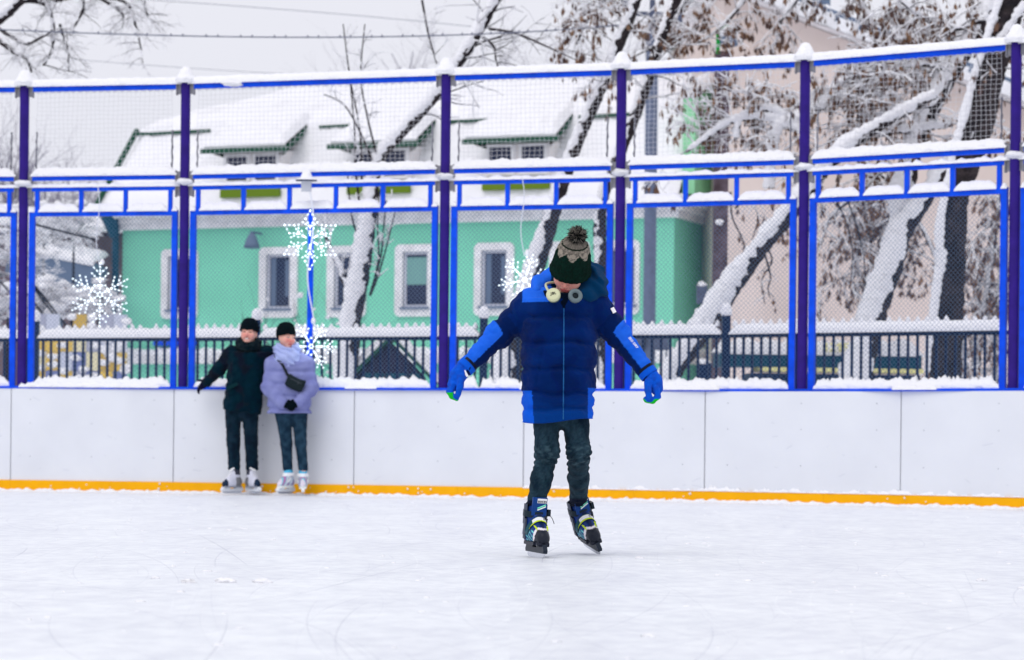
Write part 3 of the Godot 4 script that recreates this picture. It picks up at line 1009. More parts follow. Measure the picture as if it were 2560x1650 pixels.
	gw2.rod(Vector3(-0.1, 5.45, 0.2), Vector3(-0.14, 5.95, 0.4), 0.12, 8, 0.22)
	gw2.rod(Vector3(-0.6, 5.98, 0.42), Vector3(0.7, 5.98, 0.42), 0.06, 6)
	part(h, "drainpipe", gw2.mesh(), M.teal)
	var lamp := Geo.new()
	lamp.bar(Vector3(3.74, 5.45, 0.05), Vector3(3.74, 5.45, 0.55), 0.05, 0.05)
	lamp.lathe(Vector3(3.74, 5.06, 0.5), PackedVector2Array([Vector2(0.0, 0.36), Vector2(0.06, 0.36), Vector2(0.1, 0.3), Vector2(0.17, 0.12), Vector2(0.19, 0.02), Vector2(0.0, 0.0)]), 12)
	part(h, "wall_lamp", lamp.mesh(), M.slate)
	var bd := Geo.new()
	bd.box(Vector3(1.55, 1.62, 0.26), Vector3(1.5, 0.09, 0.16))
	bd.box(Vector3(1.55, 2.95, 0.16), Vector3(1.1, 0.22, 0.16))
	part(h, "meter_box", bd.mesh(), M.blue)

func build_beige() -> void:
	var o := spot(1803, 600, 57.0)
	var h := thing("beige_building", "large beige rendered building with a snowy gable roof on the right", "building", Vector3(o.x, 0, o.z))
	h.rotation.y = deg_to_rad(4.0)
	var k := 57.0 / FOCAL
	var W := 830.0 * k
	var ytop := func(px: float) -> float: return EYE + (1121.0 - (lerpf(0.0, 115.0, (px - 1856.0) / 317.0))) * k
	var a: float = ytop.call(1803.0); var b: float = ytop.call(2633.0)
	var g := Geo.new()
	g.plate(PackedVector2Array([Vector2(0.0, 0.2), Vector2(W, 0.2), Vector2(W, b), Vector2(0.0, a)]), -9.0, 0.0)
	part(h, "wall", g.mesh(), M.beige)
	var r := Geo.new()
	r.bar(Vector3(-0.3, a + 0.2, -4.3), Vector3(W + 0.5, b - 0.05, -4.3), 0.16, 9.4)
	var roof := part(h, "roof", r.mesh(), M.trim)
	var gu := Geo.new()
	gu.bar(Vector3(-0.3, a + 0.42, 0.42), Vector3(W + 0.55, b + 0.14, 0.42), 0.2, 0.14)
	part(roof, "gutter", gu.mesh(), M.slate)
	var s := Geo.new()
	blanket(s, Vector3(-0.3, a + 0.42, 0.42), Vector3(W + 0.55, b + 0.14, 0.42), Vector3(W + 0.55, b + 0.9, -9.0), Vector3(-0.3, a + 1.2, -9.0), 0.3, 60, 12)
	part(roof, "snow", s.mesh(), M.snow)
	var hut := Geo.new()
	var hp := Vector3(2.25, lerpf(a, b, 2.25 / W) + 0.85, -1.2)
	hut.box(hp, Vector3(0.5, 0.9, 0.6))
	part(roof, "roof_window", hut.mesh(), M.slate)
	var hs := Geo.new()
	hs.blob(hp + Vector3(0, 0.5, 0), Vector3(0.42, 0.16, 0.42), rough, 0.3)
	part(roof, "snow_cap", hs.mesh(), M.snow)

func build_left_background() -> void:
	# brown tiled shed roof with snow, behind the bushes at the left
	var o := spot(180, 640, 70.0)
	var h := thing("brown_shed", "low brown shed with a broad snowy roof behind the bushes left of the green house", "shed", Vector3(o.x, 0, o.z))
	var g := Geo.new()
	g.box(Vector3(0.2, 3.2, -1.5), Vector3(5.6, 5.6, 3.0))
	part(h, "wall", g.mesh(), M.shed)
	var r := Geo.new()
	r.bar(Vector3(-3.2, 6.35, -0.9), Vector3(3.2, 6.0, -0.9), 0.14, 3.4)
	var roof := part(h, "roof", r.mesh(), M.shed)
	var s := Geo.new()
	blanket(s, Vector3(-3.2, 6.42, 0.8), Vector3(3.2, 6.06, 0.8), Vector3(3.2, 6.6, -3.0), Vector3(-3.2, 7.0, -3.0), 0.14, 30, 8)
	part(roof, "snow", s.mesh(), M.snow)
	# a second lower roof with a snow-laden edge
	var o2 := spot(172, 660, 62.0)
	var t := thing("snowy_pavilion", "grey pavilion with a sagging snow laden roof behind the hanging snowflake", "pavilion", Vector3(o2.x, 0, o2.z))
	var g2 := Geo.new()
	for q: float in [-0.95, -0.1, 0.65]:
		var pg := Geo.new()
		pg.rod(Vector3(q, 0.6, 0.6), Vector3(q, 4.2, 0.6), 0.07, 8)
		part(t, "post", pg.mesh(), M.slate)
	g2.bar(Vector3(-1.25, 4.75, 0.0), Vector3(0.72, 4.38, 0.0), 0.6, 2.0)
	var rf := part(t, "roof", g2.mesh(), M.slate)
	var s2 := Geo.new()
	blanket(s2, Vector3(-1.3, 5.07, 1.0), Vector3(0.76, 4.69, 1.0), Vector3(0.76, 5.0, -1.2), Vector3(-1.3, 5.4, -1.2), 0.1, 30, 8, 0.04)
	part(rf, "snow", s2.mesh(), M.snow)
	# painted panels of a playground wall
	var p0 := spot(60, 900, 46.0)
	var w := thing("playground_wall", "yellow, white and blue painted playground panels behind the railing at the left", "playground wall", Vector3(p0.x, 0, p0.z))
	dice.seed = 77
	var cols := [lin(222, 190, 96), lin(224, 216, 180), lin(206, 206, 220), lin(120, 130, 176), lin(200, 168, 84), lin(196, 200, 216), lin(170, 172, 190)]
	for i in 8:
		for j in 6:
			var q := Geo.new()
			q.col = cols[0] if (i + j) % 5 == 0 else cols[dice.randi() % cols.size()]
			if j == 4 and i < 4: q.col = cols[0]
			elif j >= 4: q.col = [cols[1], cols[5], cols[4], cols[6], cols[2]][(i * 3 + j * 2) % 5]
			if j == 5 and (i * 7) % 5 < 2: continue
			q.box(Vector3(0.03 + i * 0.235, 0.95 + j * 0.33, 0.0), Vector3(0.228, 0.322, 0.1))
			part(w, "panel", q.mesh(), M.hard)
	var ws := Geo.new()
	ws.ridge(PackedVector3Array([Vector3(-0.1, 2.435, 0), Vector3(1.8, 2.435, 0)]), 0.14, 0.09, rough, 0.6)
	for k in 60: ws.blob(Vector3(dice.randf() * 1.8, dice.randf_range(0.9, 2.8), 0.06), Vector3(0.1, 0.06, 0.04), rough, 0.6, 5, 8)
	part(w, "snow", ws.mesh(), M.snow)

func build_railing() -> void:
	var t := thing("iron_railing", "dark blue iron railing with a thick snow ridge beyond the rink fence", "railing")
	var line := PackedVector3Array()
	for x: float in [-420.0, -160.0, 87.0, 640.0, 1208.0, 1814.0, 2535.0, 2950.0]:
		var zf := lerpf(33.6, 29.1, clampf((x - 60.0) / 2450.0, -0.3, 1.25))
		zf -= maxf(0.0, x - 1600.0) * 0.0006
		var q := spot(x, 960, zf)
		line.append(Vector3(q.x, 0, q.z))
	var ty := 1.86
	dice.seed = 4
	var bal := Geo.new()
	bal.box(Vector3(0, 1.06, 0), Vector3(0.026, 1.52, 0.026))
	var bm := bal.mesh()
	for i in line.size():
		var g := Geo.new()
		g.box(line[i] + Vector3.UP * 1.14, Vector3(0.095, 1.86, 0.095))
		var post := part(t, "post", g.mesh(), M.iron)
		var s := Geo.new()
		s.lathe(line[i] + Vector3.UP * 2.065, PackedVector2Array([Vector2(0.056, 0.0), Vector2(0.066, 0.03), Vector2(0.06, 0.09), Vector2(0.04, 0.135), Vector2(0.0, 0.15)]), 12)
		part(post, "snow_cap", s.mesh(), M.snow)
	for i in line.size() - 1:
		var a := line[i]; var b := line[i + 1]
		var d := (b - a).normalized()
		var w := (b - a).length()
		var g := Geo.new()
		g.bar(a + d * 0.05 + Vector3.UP * (ty - 0.02), b - d * 0.05 + Vector3.UP * (ty - 0.026), 0.054, 0.05)
		var rail := part(t, "rail", g.mesh(), M.iron)
		var lo := Geo.new()
		lo.bar(a + d * 0.05 + Vector3.UP * 0.55, b - d * 0.05 + Vector3.UP * 0.55, 0.04, 0.04)
		part(t, "lower_rail", lo.mesh(), M.iron)
		var m := int(round(w / 0.1125))
		var tips := Geo.new()
		for k in range(1, m):
			var p := a.lerp(b, float(k) / m)
			var q := part(t, "baluster", bm, M.iron)
			q.position = p
			q.rotation.y = atan2(-d.z, d.x)
			if dice.randf() < 0.93:
				tips.lathe(p + Vector3.UP * (ty + 0.085) + d * dice.randf_range(-0.008, 0.008), PackedVector2Array([Vector2(0.034, 0.0), Vector2(0.03, 0.035), Vector2(0.014 + dice.randf() * 0.008, 0.06), Vector2(0.0, 0.072 + dice.randf() * 0.02)]), 8)
		tips.ridge(PackedVector3Array([a + d * 0.05 + Vector3.UP * (ty - 0.002), b - d * 0.05 + Vector3.UP * (ty - 0.002)]), 0.13, 0.115, rough, 0.12, 0.04)
		part(rail, "snow", tips.mesh(), M.snow)

func snowy_box(parent: Node, called: String, at: Vector3, size: Vector3, m: Material, snow := 0.1) -> void:
	var g := Geo.new()
	g.box(at, size)
	var o := part(parent, called, g.mesh(), m)
	if snow > 0.0:
		var s := Geo.new()
		s.ridge(PackedVector3Array([at + Vector3(-size.x * 0.52, size.y * 0.5 - 0.01, 0), at + Vector3(size.x * 0.52, size.y * 0.5 - 0.01, 0)]), size.z * 1.15, snow, rough, 0.3, 0.03)
		part(o, "snow", s.mesh(), M.snow)

func build_poles() -> void:
	# grey steel lamp post
	var p := spot(1622, 900, 46.0)
	var t := thing("grey_lamp_post", "tall grey steel lamp post with two control boxes low on it, right of the child", "lamp post", Vector3(p.x, 0, p.z))
	var g := Geo.new()
	g.rod(Vector3(0, 0.5, 0), Vector3(0, 7.75, 0), 0.115, 16, 0.105)
	part(t, "pole", g.mesh(), M.pole_grey)
	var hd := Geo.new()
	hd.rod(Vector3(0, 7.73, 0), Vector3(0, 8.35, 0), 0.06, 10, 0.05)
	hd.bar(Vector3(-0.45, 8.1, 0), Vector3(0.4, 8.1, 0), 0.07, 0.07)
	hd.box(Vector3(-0.42, 8.25, 0.05), Vector3(0.26, 0.2, 0.3))
	hd.box(Vector3(0.38, 8.0, 0.05), Vector3(0.26, 0.24, 0.3))
	part(t, "floodlight_arm", hd.mesh(), M.box_grey)
	snowy_box(t, "control_box", Vector3(0.2, 2.42, 0.12), Vector3(0.27, 0.36, 0.22), M.box_grey)
	snowy_box(t, "control_box", Vector3(-0.2, 2.42, 0.12), Vector3(0.2, 0.34, 0.22), M.box_grey, 0.16)
	var cb := Geo.new()
	var pts := PackedVector3Array(); var rad := PackedFloat32Array()
	for k in 12:
		var q := k / 11.0
		pts.append(Vector3(0.3 - 0.22 * q * q, 2.25 - 0.9 * q, 0.12)); rad.append(0.014)
	cb.tube(pts, rad, 6)
	part(t, "cable", cb.mesh(), M.iron)
	# brown concrete pole with a green clamp and a lamp
	p = spot(1797, 900, 44.0)
	t = thing("brown_concrete_pole", "rough brown concrete pole with a green clamp and snowy lamp on top", "utility pole", Vector3(p.x, 0, p.z))
	g = Geo.new()
	g.box(Vector3(0, 3.7, 0), Vector3(0.235, 6.9, 0.235))
	part(t, "pole", g.mesh(), M.pole_brown)
	g = Geo.new()
	g.bar(Vector3(-0.08, 7.1, 0.13), Vector3(-0.08, 7.52, 0.1), 0.06, 0.06, Vector3.RIGHT)
	g.bar(Vector3(-0.08, 7.5, 0.1), Vector3(0.1, 7.56, 0.1), 0.06, 0.06)
	part(t, "clamp", g.mesh(), M.clamp)
	g = Geo.new()
	g.lathe(Vector3(0.1, 7.22, 0.1), PackedVector2Array([Vector2(0, 0), Vector2(0.15, 0.02), Vector2(0.17, 0.1), Vector2(0.08, 0.2), Vector2(0, 0.22)]), 12)
	part(t, "lamp_head", g.mesh(), M.slate)
	g = Geo.new()
	g.blob(Vector3(0.1, 7.46, 0.1), Vector3(0.18, 0.11, 0.16), rough, 0.5)
	g.blob(Vector3(-0.02, 4.3, 0.13), Vector3(0.07, 0.05, 0.04), rough, 0.5)
	part(t, "snow", g.mesh(), M.snow)
	snowy_box(t, "switch_box", Vector3(-0.3, 3.1, 0.1), Vector3(0.17, 0.3, 0.16), M.box_grey, 0.08)
	# dark bin-like cabinet at the foot of the concrete pole
	var q := spot(1760, 930, 42.0)
	var c := thing("dark_cabinet", "narrow dark blue cabinet standing behind the railing beside the concrete pole", "cabinet", Vector3(q.x, 0, q.z))
	snowy_box(c, "body", Vector3(0, 1.2, 0), Vector3(0.22, 1.4, 0.2), M.iron, 0.08)

func build_bench_stage() -> void:
	var p := spot(2080, 900, 35.0)
	var t := thing("park_stand", "long teal stand with a pale yellow strip and pale digits behind the railing", "market stand", Vector3(p.x, 0, p.z))
	t.rotation.y = deg_to_rad(6.0)
	snowy_box(t, "band", Vector3(-0.2, 1.71, 0), Vector3(2.7, 0.18, 0.5), M.teal, 0.2)
	var g := Geo.new()
	g.box(Vector3(0.07, 1.59, 0.03), Vector3(2.2, 0.055, 0.5))
	part(t, "yellow_strip", g.mesh(), M.pale_yellow)
	g = Geo.new()
	g.box(Vector3(0.0, 1.05, 0), Vector3(2.26, 0.98, 0.5))
	part(t, "base", g.mesh(), M.iron)
	var f := SystemFont.new()
	f.font_names = PackedStringArray(["Droid Sans"])
	f.font_weight = 700
	var tm := TextMesh.new()
	tm.text = "1215"
	tm.font = f
	tm.font_size = 32
	tm.pixel_size = 0.0052
	tm.depth = 0.02
	var o := part(t, "number", tm, M.pale_yellow)
	o.position = Vector3(-0.02, 1.885, 0.32)
	# small playhouse with a dark green gable roof, behind the couple
	p = spot(978, 900, 37.0)
	var h := thing("playhouse", "small wooden playhouse with a dark steep roof behind the railing", "playhouse", Vector3(p.x, 0, p.z))
	g = Geo.new()
	g.plate(PackedVector2Array([Vector2(-0.46, 0.4), Vector2(0.46, 0.4), Vector2(0.46, 1.52), Vector2(0.0, 1.98), Vector2(-0.46, 1.52)]), -0.8, 0.0)
	part(h, "wall", g.mesh(), M.dark_wood)
	for sd: float in [-1.0, 1.0]:
		var r := Geo.new()
		r.bar(Vector3(sd * 0.63, 1.42, -0.38), Vector3(0, 2.06, -0.38), 0.05, 1.0)
		var ro := part(h, "roof", r.mesh(), M.roof_green)
		var s := Geo.new()
		blanket(s, Vector3(sd * 0.63, 1.45, -0.7), Vector3(sd * 0.63, 1.45, 0.02), Vector3(0.0, 2.1, 0.02), Vector3(0.0, 2.1, -0.7), 0.1, 14, 10)
		part(ro, "snow", s.mesh(), M.snow)
	g = Geo.new()
	for x: float in [-0.34, -0.17, 0.0, 0.17, 0.34]: g.box(Vector3(x, 1.0, 0.015), Vector3(0.13, 1.1, 0.03))
	part(h, "planks", g.mesh(), M.teal_wood)

# ---------------------------------------------------------------- lights and wires at the fence
func snowflake(label: String, at: Vector3, size: float, petals: bool, turn: float, wired: bool) -> void:
	var t := thing("snowflake_light", label, "light decoration", at, "lit snowflakes on the rink fence")
	var f := Geo.new()
	var b := Geo.new()
	var paths := []
	for k in 6:
		var a := turn + k * TAU / 6.0
		var r := Vector3(sin(a), cos(a), 0)
		var s := Vector3(cos(a), -sin(a), 0)
		if petals:
			paths.append([r * 0.16, r * 0.42])
			paths.append([r * 0.22, r * 0.4 + s * 0.12])
			paths.append([r * 0.22, r * 0.4 - s * 0.12])
			paths.append([r * 0.46, r * 0.72 + s * 0.16, r * 1.0, r * 0.72 - s * 0.16, r * 0.46])
			paths.append([r * 0.48 + s * 0.05, r * 0.6 + s * 0.25])
			paths.append([r * 0.48 - s * 0.05, r * 0.6 - s * 0.25])
		else:
			paths.append([r * 0.08, r * 1.0])
			paths.append([r * 0.42, r * 0.68 + s * 0.26])
			paths.append([r * 0.42, r * 0.68 - s * 0.26])
			paths.append([r * 0.66, r * 0.86 + s * 0.2])
			paths.append([r * 0.66, r * 0.86 - s * 0.2])
			paths.append([r * 0.3 + s * 0.17, r * 0.3 - s * 0.17])
	for p: Array in paths:
		for i in p.size() - 1:
			var u: Vector3 = p[i] * size; var v: Vector3 = p[i + 1] * size
			f.rod(u, v, 0.0032, 5)
			var m := maxi(1, int((v - u).length() / 0.036))
			for k in m + 1:
				b.blob(u.lerp(v, float(k) / m) + Vector3(0, 0, 0.008), Vector3.ONE * 0.0079, rough, 0.0, 4, 6)
	part(t, "frame", f.mesh(), M.cord_white)
	part(t, "light_bulbs", b.mesh(), M.led, "stuff")
	if not petals:
		var s := Geo.new()
		s.blob(Vector3(0.02, size * 1.05, 0), Vector3(0.022, 0.03, 0.02), rough, 0.6)
		part(t, "snow", s.mesh(), M.snow)
	if wired:
		var c := Geo.new()
		var pts := PackedVector3Array(); var rad := PackedFloat32Array()
		var top := LADDER_TOP - at.y
		for k in 20:
			var q := k / 19.0
			pts.append(Vector3(-0.04 + 0.02 * sin(q * 7.0) + 0.02 * q, lerpf(top, size * 0.9, q), 0.0)); rad.append(0.0045)
		c.tube(pts, rad, 5)
		part(t, "hanging_wire", c.mesh(), M.cord_white)
	var lamp := OmniLight3D.new()
	lamp.name = "glow"
	lamp.light_energy = 0.06
	lamp.light_color = srgb(228, 250, 255)
	lamp.light_size = 0.25
	lamp.omni_range = 8.0
	lamp.omni_attenuation = 2.0
	lamp.shadow_enabled = true
	lamp.position = Vector3(0, 0, 0.12)
	t.add_child(lamp)

func build_lights() -> void:
	snowflake("large lit snowflake hanging on a white wire at the far left of the fence", spot(250, 737, 28.5), 0.34, false, 0.0, true)
	snowflake("lit snowflake with looped petals on the upper half of the blue upright", spot(775, 600, 27.85), 0.31, true, 0.0, false)
	snowflake("lit snowflake low on the blue upright beside the woman's shoulder", spot(778, 866, 27.85), 0.26, false, 0.52, false)
	snowflake("tilted lit snowflake on a wire partly hidden behind the child's arm", spot(1312, 700, 27.2), 0.27, false, 0.3, true)
	# floodlight on the ladder rail, and its lead down to the snowflakes
	var p := spot(766, 462, 27.88)
	var t := thing("fence_floodlight", "small grey floodlight capped with snow on the fence rail above the petalled snowflake", "floodlight", p)
	var g := Geo.new()
	g.box(Vector3(0, -0.01, 0), Vector3(0.105, 0.12, 0.06))
	part(t, "housing", g.mesh(), M.lamp_body)
	g = Geo.new()
	g.bar(Vector3(-0.11, 0.045, 0.0), Vector3(0.11, 0.045, 0), 0.012, 0.07)
	part(t, "visor", g.mesh(), M.iron)
	g = Geo.new()
	g.lathe(Vector3(0, 0.05, 0), PackedVector2Array([Vector2(0.1, 0.0), Vector2(0.07, 0.02), Vector2(0.055, 0.05), Vector2(0.04, 0.09), Vector2(0.0, 0.11)]), 14)
	part(t, "snow_cap", g.mesh(), M.snow)
	g = Geo.new()
	var pts := PackedVector3Array(); var rad := PackedFloat32Array()
	for k in 30:
		var q := k / 29.0
		pts.append(Vector3(0.04 + 0.035 * sin(q * 8.0) + 0.03 * q, -0.08 - 1.5 * q, 0.01)); rad.append(0.008)
	g.tube(pts, rad, 6)
	lone("white_lead", g.mesh(), M.cord_white, "white lead hanging down the blue upright from the floodlight to the lower snowflake", "cable", p)
	# the string of bare bulbs high across the sky, and two thin wires
	for w: Array in [[[-40.0, 72.0], [850.0, 93.0], [1560.0, 62.0], 36.0, 0.012, true], [[300.0, -5.0], [860.0, 36.0], [1300.0, 80.0], 60.0, 0.009, false], [[-40.0, 130.0], [560.0, 176.0], [900.0, 190.0], 60.0, 0.007, false]]:
		var gg := Geo.new()
		var a := spot(w[0][0], w[0][1], w[3]); var m := spot(w[1][0], w[1][1], w[3]); var e := spot(w[2][0], w[2][1], w[3])
		var c := m * 2.0 - (a + e) * 0.5
		var qs := PackedVector3Array(); var rs := PackedFloat32Array()
		for k in 61:
			var q := k / 60.0
			qs.append(a * (1 - q) * (1 - q) + c * 2.0 * q * (1 - q) + e * q * q); rs.append(float(w[4]) * 0.8)
		gg.tube(qs, rs, 6)
		if w[5]:
			var gt := thing("bulb_string", "dark cable with evenly spaced sockets sagging across the sky above the fence", "cable")
			part(gt, "cable", gg.mesh(), M.cable)
			for k in range(2, 60, 1):
				if k % 3 == 2: continue
				var s := Geo.new()
				s.rod(qs[k] + Vector3(0, 0.028, 0), qs[k] + Vector3(0, -0.012, 0), 0.012, 6, 0.009)
				part(gt, "socket", s.mesh(), M.cable)
		else:
			lone("overhead_wire", gg.mesh(), M.cable, "thin wire high in the sky, the upper of two" if w[0][0] > 0 else "thin faint wire low in the sky just above the left of the fence", "wire")

# ---------------------------------------------------------------- trees
func smooth_line(p: PackedVector3Array, r: PackedFloat32Array, per: int) -> Array:
	var o := PackedVector3Array(); var q := PackedFloat32Array()
	var k := p.size()
	for i in k - 1:
		for j in per:
			var t := float(j) / per
			o.append(p[i].cubic_interpolate(p[i + 1], p[maxi(i - 1, 0)], p[mini(i + 2, k - 1)], t))
			q.append(lerpf(r[i], r[i + 1], t))
	o.append(p[k - 1]); q.append(r[k - 1])
	return [o, q]

func snow_on(s: Geo, p: PackedVector3Array, r: PackedFloat32Array, amount: float, side := Vector3(-0.6, 0.0, 0.75), sides := 8) -> void:
	var o := PackedVector3Array(); var q := PackedFloat32Array()
	for i in p.size():
		var t := (p[mini(i + 1, p.size() - 1)] - p[maxi(i - 1, 0)]).normalized()
		var w := Vector3.UP * 1.1 + side
		w -= t * w.dot(t)
		if w.length() < 0.05: w = Vector3.UP
		w = w.normalized()
		var f := rough.get_noise_3dv(p[i] * 1.7) + 0.35 * rough.get_noise_3dv(p[i] * 9.0)
		var k := amount * (1.0 + 0.4 * f)
		o.append(p[i] + w * r[i] * 0.55)
		q.append(r[i] * clampf(k, 0.15, 1.6))
	s.tube(o, q, sides)

const BARK := [[58, 56, 66], [74, 68, 74], [46, 46, 56]]

func bark_color(k: float) -> Color:
	return lin(lerpf(52, 90, k), lerpf(48, 80, k), lerpf(54, 82, k))

# a drawn limb: points [x, y, half width] as seen, all about as far away
func limb_points(pts: Array, far: float) -> Array:
	var p := PackedVector3Array(); var r := PackedFloat32Array()
	for q: Array in pts:
		var d: float = far + (q[3] if q.size() > 3 else 0.0)
		p.append(spot(q[0], q[1], d)); r.append(q[2] * d / FOCAL)
	return smooth_line(p, r, 14)

func limb(tree: Node3D, called: String, pts: Array, far: float, snow := 0.85, sides := 12) -> Array:
	var l := limb_points(pts, far)
	var p: PackedVector3Array = l[0]
	var r: PackedFloat32Array = l[1]
	for i in p.size(): p[i] -= tree.position
	var rr := r.duplicate()
	for i in rr.size(): rr[i] *= 1.0 + 0.14 * rough.get_noise_3dv((p[i] + tree.position) * 6.0)
	var g := Geo.new()
	g.tube(p, rr, sides)
	for i in g.v.size():
		g.c[i] = bark_color(0.5 + 0.9 * rough.get_noise_3dv(g.v[i] * Vector3(14, 4, 14)))
		g.v[i] += g.n[i] * 0.012 * rough.get_noise_3dv(g.v[i] * Vector3(30, 8, 30))
	var o := part(tree, called, g.mesh(), M.bark)
	if snow > 0.0:
		var s := Geo.new()
		snow_on(s, p, r, snow * 1.04, Vector3(-0.65, 0.0, 0.75), 10)
		for i in s.v.size(): s.v[i] += s.n[i] * (0.035 * rough.get_noise_3dv(s.v[i] * 7.0) + 0.012 * rough.get_noise_3dv(s.v[i] * 21.0)) * clampf(r[0] * 14.0, 0.2, 1.0)
		part(o, "snow", s.mesh(), M.snow)
	return [p, r]

# twigs: a bent shoot that branches, with snow along its upper side and hanging seeds at its ends
func shoot(b: Geo, s: Geo, seeds: Array, from: Vector3, dir: Vector3, long: float, r: float, level: int, droop: float, seedy: float, snowy: float) -> void:
	var n := 5
	var p := PackedVector3Array([from]); var q := PackedFloat32Array([r])
	var d := dir.normalized()
	var at := from
	for i in n:
		d = (d + Vector3(dice.randf_range(-0.22, 0.22), dice.randf_range(-0.2, 0.2) - droop, dice.randf_range(-0.22, 0.22))).normalized()
		at += d * long / n
		p.append(at); q.append(r * lerpf(1.0, 0.45, (i + 1.0) / n))
	var t := bark_color(dice.randf() * 0.8)
	b.col = t
	b.tube(p, q, 5 if r > 0.012 else 3, false)
	if snowy > 0.0 and dice.randf() < 0.9:
		var sp := PackedVector3Array(); var sr := PackedFloat32Array()
		for i in p.size():
			sp.append(p[i] + Vector3(0, q[i] * 0.7 + 0.006 * snowy, 0.003))
			sr.append((q[i] * 0.75 + 0.009) * snowy * dice.randf_range(0.45, 1.25))
		s.tube(sp, sr, 5 if r > 0.012 else 4, true)
	if level > 0:
		var kids := 2 + dice.randi() % 3
		for k in kids:
			var f := dice.randf_range(0.25, 1.0)
			var i := clampi(int(f * n), 0, n)
			var side := Vector3(dice.randf_range(-1, 1), dice.randf_range(-0.5, 0.8), dice.randf_range(-1, 1)).normalized()
			shoot(b, s, seeds, p[i], (d * 0.7 + side).normalized(), long * dice.randf_range(0.4, 0.7), q[i] * 0.62, level - 1, droop, seedy, snowy)
	if seedy > 0.0:
		for k in p.size():
			if k > 1 and dice.randf() < seedy * (0.42 if level == 0 else 0.16):
				var sz := dice.randf_range(0.4, 0.95)
				seeds.append(Transform3D(Basis(Vector3.UP, dice.randf() * TAU).scaled(Vector3(sz, sz * dice.randf_range(0.8, 1.3), sz)), p[k] + Vector3(0, -0.02, 0)))

func seed_mesh() -> ArrayMesh:
	var g := Geo.new()
	var d := RandomNumberGenerator.new(); d.seed = 2
	for k in 7:
		var a := d.randf() * TAU
		var at := Vector3(cos(a) * 0.014, -0.01 - d.randf() * 0.07, sin(a) * 0.014)
		var o := Vector3(cos(a), 0, sin(a))
		var s := Vector3(-sin(a), 0, cos(a)) * 0.016
		var tip := at + o * 0.02 + Vector3(0, -0.09 - d.randf() * 0.04, 0)
		var m := at.lerp(tip, 0.6) + o * 0.008
		g.tri(at, m + s, m - s, o)
		g.tri(tip, m + s, m - s, o)
	g.rod(Vector3(0, 0.02, 0), Vector3(0, -0.05, 0), 0.003, 3)
	return g.mesh()

func seed_tints() -> Array:
	var o := []
	for c: Array in [[112, 86, 72], [128, 98, 78], [90, 70, 66], [142, 112, 90], [98, 82, 80]]: o.append(lin(c[0], c[1], c[2]))
	return o

func finish_tree(tree: Node3D, b: Geo, s: Geo, seeds: Array) -> void:
	if b.v.size(): part(tree, "twigs", b.mesh(), M.bark, "stuff")
	if s.v.size(): part(tree, "twig_snow", s.mesh(), M.snow, "stuff")
	if seeds.size(): scatter(tree, "seed_clusters", M_seed_mesh, M.seed, seeds, seed_tints())

var M_seed_mesh: ArrayMesh

func tree_at(called: String, label: String, x: float, far: float, group := "") -> Node3D:
	var p := spot(x, 960, far)
	return thing(called, label, "tree", Vector3(p.x, 0, p.z), group)

# shoots out of a limb between two fractions of its length
func sprout(l: Array, b: Geo, s: Geo, seeds: Array, f0: float, f1: float, many: int, long: float, lean: Vector3, level: int, droop: float, seedy: float, snowy: float, thick := 0.016) -> void:
	var p: PackedVector3Array = l[0]
	for k in many:
		var i := clampi(int(lerpf(f0, f1, (k + dice.randf()) / many) * (p.size() - 1)), 1, p.size() - 1)
		var side := Vector3(dice.randf_range(-1, 1), dice.randf_range(-0.4, 1), dice.randf_range(-1, 1)) * 0.8 + lean
		shoot(b, s, seeds, p[i], side.normalized(), long * dice.randf_range(0.6, 1.3), thick * dice.randf_range(0.7, 1.3), level, droop, seedy, snowy)

